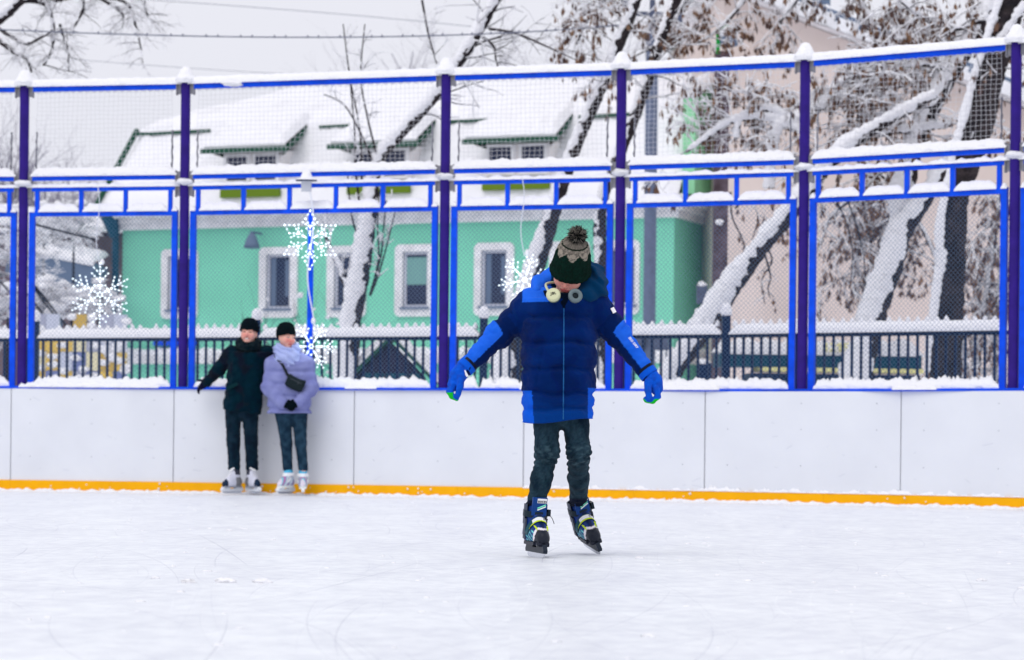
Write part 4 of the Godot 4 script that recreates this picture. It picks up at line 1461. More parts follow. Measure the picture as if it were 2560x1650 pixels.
func build_trees() -> void:
	M_seed_mesh = seed_mesh()
	dice.seed = 101
	var b: Geo; var s: Geo; var seeds: Array; var t: Node3D; var l: Array
	# tree with the pollarded snowy trunk left of the middle
	t = tree_at("leaning_tree", "snow plastered tree with a thin leaning stem behind the second bay of the fence", 878, 37.0)
	b = Geo.new(); s = Geo.new(); seeds = []
	l = limb(t, "trunk", [[868, 1010, 25], [872, 900, 24], [880, 800, 24], [898, 710, 23], [912, 620, 21], [922, 555, 19], [928, 500, 16], [936, 440, 16], [956, 385, 15], [1000, 335, 14], [1052, 280, 14], [1092, 234, 13], [1140, 165, 13], [1180, 105, 13], [1216, 45, 12], [1245, -15, 11]], 37.0, 0.95)
	sprout(l, b, s, seeds, 0.66, 0.98, 16, 0.8, Vector3(0.5, 0.1, 0), 1, 0.04, 0.0, 0.8, 0.012)
	var lb := limb(t, "branch", [[900, 730, 14], [880, 725, 12], [862, 700, 10], [852, 670, 8], [828, 628, 6], [812, 585, 4]], 37.0, 0.9, 8)
	sprout(lb, b, s, seeds, 0.3, 1.0, 6, 0.4, Vector3(-0.4, 0.8, 0), 1, 0.0, 0.0, 0.8, 0.008)
	# long thin whips that rise from the trunk
	for w: Array in [[[925, 740], [945, 690], [968, 610], [990, 520]], [[930, 720], [952, 640], [958, 580], [966, 500]], [[926, 735], [946, 650], [944, 560], [950, 470]], [[905, 610], [884, 560], [872, 480], [868, 400]], [[900, 520], [888, 410], [884, 290], [858, 60]], [[905, 460], [900, 330], [876, 200], [862, 95]], [[930, 400], [900, 330], [860, 262], [810, 236]], [[940, 380], [918, 290], [902, 190], [912, 60]], [[1055, 0], [1070, 80], [1083, 130], [1092, 160]]]:
		var pts := []
		for i in 4: pts.append([w[i][0], w[i][1], [3.2, 2.6, 2.0, 1.4][i]])
		var lw := limb_points(pts, 36.9)
		for i in lw[0].size(): lw[0][i] -= t.position
		b.col = bark_color(0.4)
		b.tube(lw[0], lw[1], 5)
		sprout(lw, b, s, seeds, 0.2, 1.0, 6, 0.3, Vector3(0, 0.7, 0), 1, 0.0, 0.0, 0.7, 0.006)
	for w: Array in [[[1222, 72], [1290, 84], [1370, 118], [1440, 150]], [[1206, 92], [1235, 118], [1240, 150], [1252, 190]]]:
		var pts := []
		for i in 4: pts.append([w[i][0], w[i][1], [4.0, 3.0, 2.2, 1.2][i]])
		var lw := limb_points(pts, 37.0)
		for i in lw[0].size(): lw[0][i] -= t.position
		b.tube(lw[0], lw[1], 5)
		sprout(lw, b, s, seeds, 0.2, 1.0, 7, 0.5, Vector3(0.4, 0.2, 0), 1, 0.05, 0.0, 0.5, 0.007)
	finish_tree(t, b, s, seeds)
	# the tree behind the child
	t = tree_at("leaning_tree", "dark leaning tree with patchy snow rising behind the child's head", 1290, 36.0)
	b = Geo.new(); s = Geo.new(); seeds = []
	l = limb(t, "trunk", [[1262, 1010, 40], [1272, 930, 36], [1300, 830, 30], [1322, 730, 27], [1345, 650, 24], [1366, 580, 22], [1388, 510, 20], [1408, 450, 18], [1436, 370, 17], [1466, 300, 16], [1500, 220, 16], [1538, 130, 15], [1570, 55, 14], [1596, -15, 13]], 36.0, 0.72)
	sprout(l, b, s, seeds, 0.72, 1.0, 12, 0.8, Vector3(-0.2, 0.2, 0), 2, 0.06, 0.5, 0.6, 0.009)
	finish_tree(t, b, s, seeds)
	t = tree_at("leaning_tree", "slim dark tree with flaking snow beside the purple post right of the child's head", 1500, 38.0)
	b = Geo.new(); s = Geo.new(); seeds = []
	l = limb(t, "trunk", [[1502, 1010, 20], [1503, 900, 19], [1503, 760, 17], [1502, 650, 17], [1500, 560, 16], [1508, 490, 15], [1535, 420, 14], [1572, 330, 14], [1598, 260, 14], [1620, 200, 14], [1642, 125, 13], [1668, 55, 12], [1698, -15, 12]], 38.0, 0.62)
	sprout(l, b, s, seeds, 0.68, 1.0, 13, 0.9, Vector3(0.3, 0.1, 0), 2, 0.07, 0.6, 0.6, 0.01)
	finish_tree(t, b, s, seeds)
	# the diagonal limb
	t = tree_at("slanting_tree", "strongly slanting tree trunk with a thick white snow back right of the child", 1660, 33.5)
	b = Geo.new(); s = Geo.new(); seeds = []
	l = limb(t, "trunk", [[1640, 1010, 22], [1690, 920, 23], [1752, 832, 26], [1800, 760, 26], [1850, 688, 25], [1900, 620, 23], [1950, 560, 21], [2000, 500, 20], [2046, 440, 19], [2090, 390, 18], [2140, 350, 17], [2210, 306, 15], [2280, 268, 13], [2340, 236, 10]], 33.5, 1.0)
	sprout(l, b, s, seeds, 0.55, 1.0, 9, 0.8, Vector3(-0.2, -0.1, 0), 2, 0.12, 0.6, 0.7, 0.01)
	# arching snowy branches
	for w: Array in [[[1998, 330, 12], [1960, 292, 10], [1920, 275, 9], [1880, 276, 8], [1850, 300, 7], [1842, 345, 6]], [[1926, 470, 11], [1930, 400, 12], [1945, 320, 11], [1990, 300, 12], [2040, 270, 13], [2110, 248, 12], [2180, 225, 10], [2260, 210, 8]], [[1950, 300, 9], [1880, 292, 8], [1820, 306, 7], [1770, 340, 6], [1715, 380, 4]], [[2150, 350, 9], [2220, 330, 9], [2290, 322, 9], [2380, 310, 8]], [[2025, 300, 9], [2080, 222, 7], [2130, 196, 6], [2220, 172, 5], [2300, 165, 4]]]:
		var lx := limb(t, "branch", w, 34.2, 1.15, 8)
		sprout(lx, b, s, seeds, 0.1, 1.0, 13, 0.65, Vector3(-0.1, 0.1, 0), 2, 0.06, 0.6, 0.85, 0.007)
	finish_tree(t, b, s, seeds)
	# snowy leaning tree near the right edge, which forks
	t = tree_at("forked_tree", "leaning forked tree with a broad white snow coat right of the fourth purple post", 2150, 34.0)
	b = Geo.new(); s = Geo.new(); seeds = []
	l = limb(t, "trunk", [[2140, 1010, 36], [2152, 920, 33], [2176, 820, 32], [2208, 720, 30], [2238, 640, 29], [2256, 575, 26], [2300, 518, 20], [2340, 450, 17], [2384, 380, 14], [2420, 330, 11]], 34.0, 0.98)
	var l2 := limb(t, "trunk_fork", [[2246, 600, 22], [2254, 540, 26], [2262, 470, 26], [2276, 400, 25], [2300, 330, 25], [2346, 235, 24], [2400, 145, 22], [2452, 60, 20], [2490, -15, 18]], 34.3, 0.95)
	sprout(l2, b, s, seeds, 0.35, 1.0, 12, 0.9, Vector3(-0.7, 0.1, 0), 2, 0.1, 0.65, 0.7, 0.011)
	for w: Array in [[[2330, 265, 10], [2260, 270, 8], [2180, 300, 7], [2110, 352, 5]], [[2380, 180, 9], [2310, 160, 7], [2230, 170, 6], [2140, 190, 4]], [[2470, 40, 9], [2400, 70, 7], [2310, 45, 6], [2240, -10, 4]]]:
		var lx := limb(t, "branch", w, 34.2, 1.1, 8)
		sprout(lx, b, s, seeds, 0.2, 1.0, 13, 0.65, Vector3(-0.4, 0.0, 0), 2, 0.1, 0.7, 0.85, 0.007)
	finish_tree(t, b, s, seeds)
	# the thick upright trunk
	t = tree_at("thick_trunk_tree", "thickest dark upright trunk with a narrow snow strip behind the rightmost full bay", 2360, 32.0)
	b = Geo.new(); s = Geo.new(); seeds = []
	l = limb(t, "trunk", [[2362, 1010, 40], [2364, 920, 40], [2366, 820, 42], [2372, 740, 40], [2376, 680, 38], [2384, 590, 32], [2392, 500, 30], [2412, 430, 32], [2440, 340, 38], [2464, 230, 38], [2486, 150, 36], [2516, 60, 34], [2545, -20, 32]], 32.0, 0.0)
	# wind-blown snow strip on its left edge
	var s2 := Geo.new()
	var lp := limb_points([[2318, 930, 7], [2322, 860, 9], [2334, 780, 10], [2344, 700, 12], [2352, 650, 16], [2348, 600, 15], [2352, 540, 10], [2366, 470, 9], [2384, 380, 10], [2412, 280, 11], [2438, 180, 11], [2478, 60, 10], [2500, -10, 8]], 31.85)
	for i in lp[0].size():
		lp[0][i] -= t.position
		lp[1][i] *= 1.0 + 0.5 * rough.get_noise_3dv(lp[0][i] * 9.0)
	s2.tube(lp[0], lp[1], 8)
	part(t, "snow", s2.mesh(), M.snow)
	sprout(l, b, s, seeds, 0.55, 1.0, 10, 0.9, Vector3(0.6, 0.2, 0), 2, 0.1, 0.6, 0.7, 0.01)
	var l3 := limb(t, "branch", [[2500, 110, 14], [2530, 60, 12], [2565, 10, 10]], 31.9, 1.0, 8)
	finish_tree(t, b, s, seeds)
	# a bushy young tree full of brown seeds behind the trunks at the right
	t = tree_at("seed_hung_tree", "bushy tree hung with brown seed bunches filling the background at the far right", 2420, 41.0)
	b = Geo.new(); s = Geo.new(); seeds = []
	for w: Array in [[[2440, 1010, 9], [2450, 850, 8], [2480, 650, 6], [2500, 480, 5]], [[2420, 1010, 9], [2400, 820, 8], [2330, 620, 6], [2240, 470, 5], [2140, 400, 4]], [[2470, 1010, 8], [2530, 820, 7], [2560, 600, 5], [2580, 430, 4]], [[2450, 1010, 6], [2436, 860, 5], [2500, 700, 4], [2470, 540, 3]], [[2500, 1010, 6], [2490, 880, 5], [2440, 720, 4], [2520, 620, 3]], [[2250, 470, 5], [2150, 490, 5], [2080, 540, 4], [2050, 620, 2]], [[2300, 560, 5], [2210, 560, 5], [2150, 610, 4], [2130, 700, 2]]]:
		var lx := limb(t, "stem", w, 41.0, 0.8, 6)
		sprout(lx, b, s, seeds, 0.15, 1.0, 15, 0.85, Vector3(0, -0.15, 0.1), 2, 0.12, 1.5, 0.75, 0.008)
	finish_tree(t, b, s, seeds)
	# seed-hung branches reaching in from above, over the grey post and over the beige roof
	t = tree_at("overhanging_tree", "tree whose seed hung branches reach in along the top edge over the beige roof", 2120, 39.0)
	b = Geo.new(); s = Geo.new(); seeds = []
	for w: Array in [[[2140, -60, 9], [2160, 20, 7], [2190, 90, 5], [2195, 150, 3]], [[2300, -60, 9], [2290, 10, 8], [2330, 60, 6], [2400, 80, 4]], [[2040, -60, 8], [2000, -10, 6], [1960, 40, 4], [1940, 90, 3]], [[1880, -60, 8], [1860, 0, 6], [1800, 70, 4], [1740, 110, 3]], [[1760, -60, 8], [1720, -10, 6], [1680, 60, 4], [1640, 110, 3]], [[1560, -60, 8], [1520, -10, 6], [1470, 50, 4], [1440, 110, 3]], [[2240, -60, 8], [2250, 40, 6], [2240, 110, 4], [2180, 180, 3]], [[2500, -60, 8], [2450, 20, 6], [2400, 90, 4], [2370, 150, 3]]]:
		var lx := limb(t, "branch", w, 39.0, 0.9, 6)
		sprout(lx, b, s, seeds, 0.1, 1.0, 12, 0.62, Vector3(0, -0.1, 0), 2, 0.1, 0.8, 0.7, 0.006)
	finish_tree(t, b, s, seeds)
	# fine twigs with single seeds in front of the beige wall
	t = tree_at("hanging_twigs", "thin drooping twigs with a few brown seeds in front of the beige wall", 1860, 38.0)
	b = Geo.new(); s = Geo.new(); seeds = []
	for w: Array in [[[1826, 480], [1830, 540], [1852, 590], [1870, 640]], [[1838, 520], [1870, 500], [1895, 540], [1880, 600]], [[1905, 600], [1930, 650], [1905, 700], [1912, 760]], [[1910, 630], [1926, 690], [1920, 720], [1925, 745]], [[2080, 490], [2110, 540], [2130, 620], [2128, 700]], [[2110, 480], [2140, 560], [2160, 650], [2162, 730]]]:
		var pts := []
		for i in 4: pts.append([w[i][0], w[i][1], [3.0, 2.2, 1.8, 1.2][i]])
		var lw := limb_points(pts, 38.0)
		for i in lw[0].size(): lw[0][i] -= t.position
		b.col = bark_color(0.3)
		b.tube(lw[0], lw[1], 5)
		sprout(lw, b, s, seeds, 0.2, 1.0, 4, 0.22, Vector3(0, -0.5, 0), 0, 0.2, 0.5, 0.5, 0.005)
	finish_tree(t, b, s, seeds)
	# upper left: drooping bare branches
	t = tree_at("weeping_tree", "bare tree whose curling dark branches droop in at the upper left corner", -120, 40.0)
	b = Geo.new(); s = Geo.new(); seeds = []
	l = limb(t, "trunk", [[-190, 1010, 40], [-185, 700, 34], [-170, 400, 28], [-120, 200, 22], [-40, 80, 16], [20, 30, 13], [60, 0, 10], [110, 8, 7], [128, 40, 5], [134, 85, 4], [128, 130, 3], [108, 165, 2]], 40.0, 0.8)
	sprout(l, b, s, seeds, 0.6, 1.0, 12, 0.6, Vector3(0.3, 0.0, 0), 2, 0.1, 0.0, 0.4, 0.008)
	for w: Array in [[[-60, 60, 8], [0, 104, 7], [40, 134, 5], [66, 148, 4], [80, 180, 3]], [[20, -40, 8], [120, 0, 6], [200, -8, 5], [205, 30, 4], [184, 70, 2]], [[190, -30, 7], [260, -10, 5], [318, 10, 4], [338, 60, 3], [352, 120, 2], [358, 172, 1]], [[290, -30, 6], [350, -10, 4], [366, 30, 3], [380, 60, 1]], [[-20, 60, 6], [60, 108, 4], [100, 95, 3], [130, 76, 2]], [[150, 60, 4], [160, 100, 3], [170, 130, 2], [172, 180, 1]], [[200, -30, 5], [290, 20, 4], [310, 50, 2], [300, 80, 1]]]:
		var lx := limb(t, "branch", w, 39.8, 0.35, 6)
		sprout(lx, b, s, seeds, 0.15, 1.0, 12, 0.42, Vector3(0.1, -0.25, 0), 2, 0.12, 0.0, 0.35, 0.006)
	finish_tree(t, b, s, seeds)
	build_far_trees()

func build_far_trees() -> void:
	# a grey haze of fine bare crowns behind the green roof, and at the far left
	var b: Geo; var s: Geo; var t: Node3D
	dice.seed = 303
	var base := [[905, 88, 95.0], [1010, 70, 100.0], [1120, 96, 92.0], [1225, 80, 98.0], [1330, 66, 95.0], [1430, 84, 90.0], [40, 300, 85.0], [150, 330, 88.0], [250, 345, 92.0], [-40, 260, 80.0]]
	for q: Array in base:
		var d: float = q[2]
		t = tree_at("bare_tree", ["distant grey bare tree rising behind the left part of the green roof's ridge", "distant bare tree behind the roof ridge just left of the middle post", "distant bare tree behind the roof ridge under the leaning branch", "distant bare tree behind the roof ridge between two posts", "distant bare tree behind the roof ridge left of the fourth post", "distant bare tree behind the roof ridge beside the fourth post", "faint bare tree seen through the netting at the far left edge", "faint low bare tree through the netting left of the green house", "lowest faint bare tree through the netting beside the green house", "faint bare tree at the very left edge of the view"][base.find(q)], q[0], d, "bare trees behind the houses")
		b = Geo.new(); s = Geo.new()
		var top := spot(q[0], q[1], d) - t.position
		var g := Geo.new()
		g.col = bark_color(0.9)
		g.rod(Vector3(0, 0.5, 0), Vector3(top.x * 0.5, top.y * 0.62, 0), 0.2, 8, 0.09)
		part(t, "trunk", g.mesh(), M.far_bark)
		var n := 26
		for k in n:
			var f := dice.randf_range(0.38, 0.66)
			var from := Vector3(top.x * 0.5 * f, top.y * f, 0)
			var lean := Vector3(dice.randf_range(-0.9, 0.9), dice.randf_range(0.35, 1.2), dice.randf_range(-0.6, 0.6))
			shoot(b, s, [], from, lean, top.y * dice.randf_range(0.22, 0.36), 0.035, 3, -0.03, 0.0, 0.0)
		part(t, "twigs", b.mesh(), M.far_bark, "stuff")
	# snow-laden bushes at the left and thin shrubs by the green wall
	var spots := [[110, 560, 58.0, 1.0], [185, 545, 59.0, 0.7], [30, 620, 54.0, 1.1], [180, 745, 50.0, 0.62], [248, 740, 51.0, 0.42], [110, 735, 49.0, 0.6], [20, 760, 50.0, 0.8]]
	var names := ["big frosted bush behind the pavilion roof", "frosted bush against the green house corner", "frosted bush at the left edge behind the purple post", "snow heaped bush behind the large hanging snowflake", "snow heaped bush beside the drainpipe", "low snow heaped bush above the yellow panels", "snow heaped bush at the very left edge"]
	for i in spots.size():
		var q: Array = spots[i]
		var p := spot(q[0], q[1], q[2])
		t = thing("snowy_bush", names[i], "bush", Vector3(p.x, 0, p.z), "snowy bushes at the left")
		b = Geo.new(); s = Geo.new()
		var r: float = q[3]
		for k in 32:
			var dir := Vector3(dice.randf_range(-1, 1), dice.randf_range(-0.2, 1.1), dice.randf_range(-0.7, 0.7))
			shoot(b, s, [], Vector3(0, p.y - r * 0.5, 0) + dir * r * 0.25, dir, r * dice.randf_range(0.5, 0.85), 0.011, 2, 0.06, 0.0, 0.9)
		for k in 26:
			var dir := Vector3(dice.randf_range(-1, 1), dice.randf_range(-0.8, 0.9), dice.randf_range(-1, 1)).normalized()
			s.blob(Vector3(0, p.y, 0) + dir * r * dice.randf_range(0.3, 1.0) * Vector3(1.15, 0.75, 0.7), Vector3(0.16, 0.07, 0.12) * dice.randf_range(0.4, 1.1), rough, 0.8, 5, 7)
		var g := Geo.new()
		g.col = bark_color(0.3)
		g.rod(Vector3(0, 0.3, 0), Vector3(0, p.y, 0), 0.06, 6, 0.02)
		part(t, "stem", g.mesh(), M.bark)
		part(t, "twigs", b.mesh(), M.bark, "stuff")
		part(t, "snow", s.mesh(), M.snow, "stuff")
	for q: Array in [[600, 900, 55.0, 0.95, "thin bare shrub against the green wall left of the man's head"], [660, 900, 54.0, 1.2, "taller thin bare shrub below the second window"], [800, 900, 53.0, 1.3, "thin bare shrub between the two middle windows"], [740, 930, 45.0, 1.0, "thin bare shrub with snow specks beside the blue upright"], [1200, 930, 48.0, 0.9, "thin bare shrub low before the green plinth behind the child's arm"]]:
		var p := spot(q[0], 960, q[2])
		t = thing("bare_shrub", q[4], "shrub", Vector3(p.x, 0.9, p.z), "thin bare shrubs before the green wall")
		b = Geo.new(); s = Geo.new()
		for k in 9:
			shoot(b, s, [], Vector3(dice.randf_range(-0.2, 0.2), 0, 0), Vector3(dice.randf_range(-0.5, 0.5), 1, dice.randf_range(-0.3, 0.3)), float(q[3]) * dice.randf_range(1.3, 2.1), 0.012, 1, -0.02, 0.0, 0.0)
		for k in 12: s.blob(Vector3(dice.randf_range(-0.6, 0.6), dice.randf_range(0.9, 2.2), dice.randf_range(-0.2, 0.2)), Vector3.ONE * dice.randf_range(0.02, 0.05), rough, 0.5, 4, 6)
		part(t, "twigs", b.mesh(), M.bark, "stuff")
		part(t, "snow", s.mesh(), M.snow, "stuff")
	# straight dark poles leaning in the bushes at the left
	var pl := thing("dark_sticks", "dark thin leaning sticks over the bushes beside the first purple post", "sticks", spot(140, 800, 48.0))
	for w: Array in [[[-60, 640], [20, 725]], [[78, 712], [152, 810]], [[88, 716], [172, 822]], [[82, 560], [240, 600]], [[70, 735], [118, 800]]]:
		var g := Geo.new()
		g.col = bark_color(0.0)
		g.rod(spot(w[0][0], w[0][1], 48.0) - pl.position, spot(w[1][0], w[1][1], 48.0) - pl.position, 0.025, 6, 0.018)
		part(pl, "stick", g.mesh(), M.bark)

# ---------------------------------------------------------------- people
func merge(list: Array) -> ArrayMesh:      # [mesh, place] pairs into one surface
	var v := PackedVector3Array(); var n := PackedVector3Array(); var c := PackedColorArray(); var ix := PackedInt32Array()
	for e: Array in list:
		var a: Array = e[0].surface_get_arrays(0)
		var t: Transform3D = e[1]
		var s := v.size()
		var av: PackedVector3Array = a[Mesh.ARRAY_VERTEX]
		var an: PackedVector3Array = a[Mesh.ARRAY_NORMAL]
		for i in av.size():
			v.append(t * av[i])
			n.append((t.basis * an[i]).normalized())
		c.append_array(a[Mesh.ARRAY_COLOR])
		for k: int in a[Mesh.ARRAY_INDEX]: ix.append(k + s)
	var arrays := []
	arrays.resize(Mesh.ARRAY_MAX)
	arrays[Mesh.ARRAY_VERTEX] = v; arrays[Mesh.ARRAY_NORMAL] = n; arrays[Mesh.ARRAY_COLOR] = c; arrays[Mesh.ARRAY_INDEX] = ix
	var m := ArrayMesh.new()
	m.add_surface_from_arrays(Mesh.PRIMITIVE_TRIANGLES, arrays)
	return m

# a head in its own frame: chin at y -0.11, crown at +0.115, face towards +z
func head_mesh(look: String) -> ArrayMesh:
	var smile := look == "man"
	var f := func(p: Vector3) -> float:
		var x := absf(p.x)
		var q := Vector3(x, p.y, p.z)
		var d := ell(p, Vector3(0, 0.022, -0.012), Vector3(0.073, 0.095, 0.093))
		d = smin(d, ell(p, Vector3(0, -0.045, 0.022), Vector3(0.057, 0.06, 0.062)), 0.045)
		d = smin(d, ell(p, Vector3(0, -0.09, 0.052), Vector3(0.026, 0.02, 0.024)), 0.035)
		d = smin(d, ell(q, Vector3(0.037, -0.02, 0.058), Vector3(0.028, 0.026, 0.022)), 0.03)
		d = smin(d, ell(q, Vector3(0.03, 0.033, 0.074), Vector3(0.026, 0.008, 0.012)), 0.02)
		d = -smin(-d, ell(q, Vector3(0.031, 0.013, 0.091), Vector3(0.018, 0.01, 0.013)), 0.012)
		d = smin(d, (q - Vector3(0.0305, 0.012, 0.071)).length() - 0.0125, 0.004)
		d = smin(d, cap(p, Vector3(0, 0.012, 0.083), Vector3(0, -0.026, 0.103), 0.007, 0.0105), 0.012)
		d = smin(d, ell(q, Vector3(0.012, -0.029, 0.092), Vector3(0.008, 0.007, 0.01)), 0.007)
		if smile:
			d = -smin(-d, ell(p, Vector3(0, -0.058 + 6.0 * p.x * p.x, 0.086), Vector3(0.03, 0.007, 0.012)), 0.005)
			d = smin(d, ell(p, Vector3(0, -0.056 + 6.0 * p.x * p.x, 0.074), Vector3(0.026, 0.007, 0.008)), 0.003)
		else:
			d = smin(d, ell(p, Vector3(0, -0.053, 0.085), Vector3(0.024, 0.0055, 0.009)), 0.007)
			d = smin(d, ell(p, Vector3(0, -0.064, 0.083), Vector3(0.02, 0.0065, 0.01)), 0.007)
		d = smin(d, ell(q, Vector3(0.075, -0.002, -0.012), Vector3(0.009, 0.03, 0.018)), 0.01)
		return d
	var t := func(p: Vector3, n: Vector3) -> Color:
		var x := absf(p.x)
		var c := lin(226, 172, 156)
		var red := exp(-((x - 0.035) * (x - 0.035) + (p.y + 0.025) * (p.y + 0.025)) / 0.0007) * (1.0 if p.z > 0.03 else 0.0)
		red += exp(-(x * x + (p.y + 0.025) * (p.y + 0.025)) / 0.0004) * (1.0 if p.z > 0.08 else 0.0)
		c = c.lerp(lin(206, 110, 106), clampf(red * (0.7 if look == "woman" else 0.45), 0, 0.7))
		if p.z > 0.05:
			var eye := (Vector2((x - 0.0305) / 0.0145, (p.y - 0.011) / 0.0048)).length()
			if eye < 1.0: c = lin(70, 50, 44) if (absf(x - 0.0305) < 0.0065 or smile) else lin(214, 206, 204)
			elif eye < 1.35 and p.y > 0.011: c = lin(80, 58, 52)
			if absf(p.y - 0.032 - 0.1 * (0.03 - absf(x - 0.03))) < 0.004 and x > 0.012 and x < 0.052: c = lin(96, 70, 58)
			if smile:
				var m := Vector2(p.x / 0.031, (p.y + 0.058 - 6.0 * p.x * p.x) / 0.0105).length()
				if m < 0.62: c = lin(232, 226, 220)
				elif m < 1.0: c = lin(150, 66, 62)
			elif Vector2(p.x / 0.026, (p.y + 0.0585) / 0.011).length() < 1.0:
				c = lin(196, 104, 102) if absf(p.y + 0.0585) > 0.0012 else lin(150, 76, 74)
			if Vector2((x - 0.0075) / 0.0045, (p.y + 0.036) / 0.003).length() < 1.0 and n.y < 0.1: c = lin(120, 62, 58)
		return c
	return nets(f, Vector3(-0.1, -0.13, -0.125), Vector3(0.1, 0.13, 0.13), 0.0034, t)

# a knitted cap as rings round the head's axis, wider than deep, with its pattern in the yarn
func cap_mesh(profile: PackedVector2Array, deep: float, yarn: Callable, rib := 0.0016, segs := 84, rows := 64) -> ArrayMesh:
	var g := Geo.new()
	var curve := Curve2D.new()
	for p in profile: curve.add_point(p)
	var total := curve.get_baked_length()
	for i in rows + 1:
		var q := curve.sample_baked(total * i / rows, true)
		for j in segs:
			var a := TAU * j / segs
			var k := q.x + rib * cos(a * segs * 0.25) + 0.003 * rough.get_noise_3d(cos(a) * 3.0, q.y * 30.0, sin(a) * 3.0)
			g.v.append(Vector3(sin(a) * k, q.y, cos(a) * k * deep))
			g.c.append(yarn.call(a, q.y, float(i) / rows))
			g.n.append(Vector3.ZERO)
	for i in rows:
		for j in segs:
			var a := i * segs + j; var b := i * segs + (j + 1) % segs
			for t: Array in [[a, b + segs, b], [a, a + segs, b + segs]]:
				for k: int in [t[0], t[1], t[2]]: g.ix.append(k)
				var nn := (g.v[t[1]] - g.v[t[0]]).cross(g.v[t[2]] - g.v[t[0]])
				for k: int in t: g.n[k] -= nn
	var out := 0.0
	for i in g.v.size():
		g.n[i] = g.n[i].normalized()
		out += g.n[i].dot(Vector3(g.v[i].x, 0, g.v[i].z))
	if out < 0.0:
		for i in g.v.size(): g.n[i] = -g.n[i]
		for i in g.ix.size() / 3:
			var k := g.ix[i * 3]; g.ix[i * 3] = g.ix[i * 3 + 1]; g.ix[i * 3 + 1] = k
	return g.mesh()

# an elliptical band round an axis
func band(g: Geo, at: Vector3, turn: Basis, rx: float, rz: float, h: float, thick: float, a0 := 0.0, a1 := TAU) -> void:
	var k := 24
	for i in k:
		var a := lerpf(a0, a1, float(i) / k); var b := lerpf(a0, a1, (i + 1.0) / k)
		var pa := Vector3(sin(a) * rx, 0, cos(a) * rz); var pb := Vector3(sin(b) * rx, 0, cos(b) * rz)
		var na := Vector3(sin(a), 0, cos(a)); var nb := Vector3(sin(b), 0, cos(b))
		var up := Vector3.UP * h * 0.5
		var qa := pa + na * thick; var qb := pb + nb * thick
		var nn := turn * ((na + nb) * 0.5)
		g.quad(at + turn * (qa - up), at + turn * (qb - up), at + turn * (qb + up), at + turn * (qa + up), nn)
		g.quad(at + turn * (pa + up), at + turn * (pb + up), at + turn * (qb + up), at + turn * (qa + up), turn * Vector3.UP)
		g.quad(at + turn * (pa - up), at + turn * (pb - up), at + turn * (qb - up), at + turn * (qa - up), turn * Vector3.DOWN)

func lettering(parent: Node3D, called: String, text: String, high: float, m: Material, place: Transform3D) -> void:
	var f := SystemFont.new()
	f.font_names = PackedStringArray(["Droid Sans"])
	f.font_weight = 700
	var tm := TextMesh.new()
	tm.text = text
	tm.font = f
	tm.font_size = 32
	tm.pixel_size = high / 24.0
	tm.depth = 0.0012
	var o := part(parent, called, tm, m)
	o.transform = place

# a gloved hand: palm, four fingers and a thumb as chains of joints
func glove_field(p: Vector3, palm: PackedVector3Array, palm_r: PackedFloat32Array, fingers: Array, thumb: PackedVector3Array, fr: float) -> float:
	var d := chain(p, palm, palm_r, 0.02)
	for q: PackedVector3Array in fingers:
		var e := chain(p, q, PackedFloat32Array([fr * 1.05, fr, fr * 0.92, fr * 0.8]), 0.004)
		d = smin(d, e, 0.006)
	d = smin(d, chain(p, thumb, PackedFloat32Array([fr * 1.3, fr * 1.15, fr * 0.95]), 0.005), 0.01)
	return d

# from inside a shape outwards along a direction, to where its surface is met
func meet(f: Callable, from: Vector3, dir: Vector3) -> Vector3:
	var t := 0.0
	while t < 0.14 and (f.call(from + dir * t) as float) < 0.0: t += 0.0015
	return from + dir * t

# a band laid over a shape, between two offsets along w and two angles about it
func strap_over(g: Geo, f: Callable, core: Vector3, d: Vector3, w: Vector3, o0: float, o1: float, a0: float, a1: float, lift: float) -> void:
	var k := 22
	var was := []
	for i in k + 1:
		var a := lerpf(a0, a1, float(i) / k)
		var dir := Vector3(1, 0, 0) * sin(a) + d * cos(a)
		var row := []
		for o: float in [o0, (o0 + o1) * 0.5, o1]: row.append(meet(f, core + w * o, dir) + dir * lift)
		if i > 0:
			for j in 2: g.quad(was[j], row[j], row[j + 1], was[j + 1], dir)
		was = row

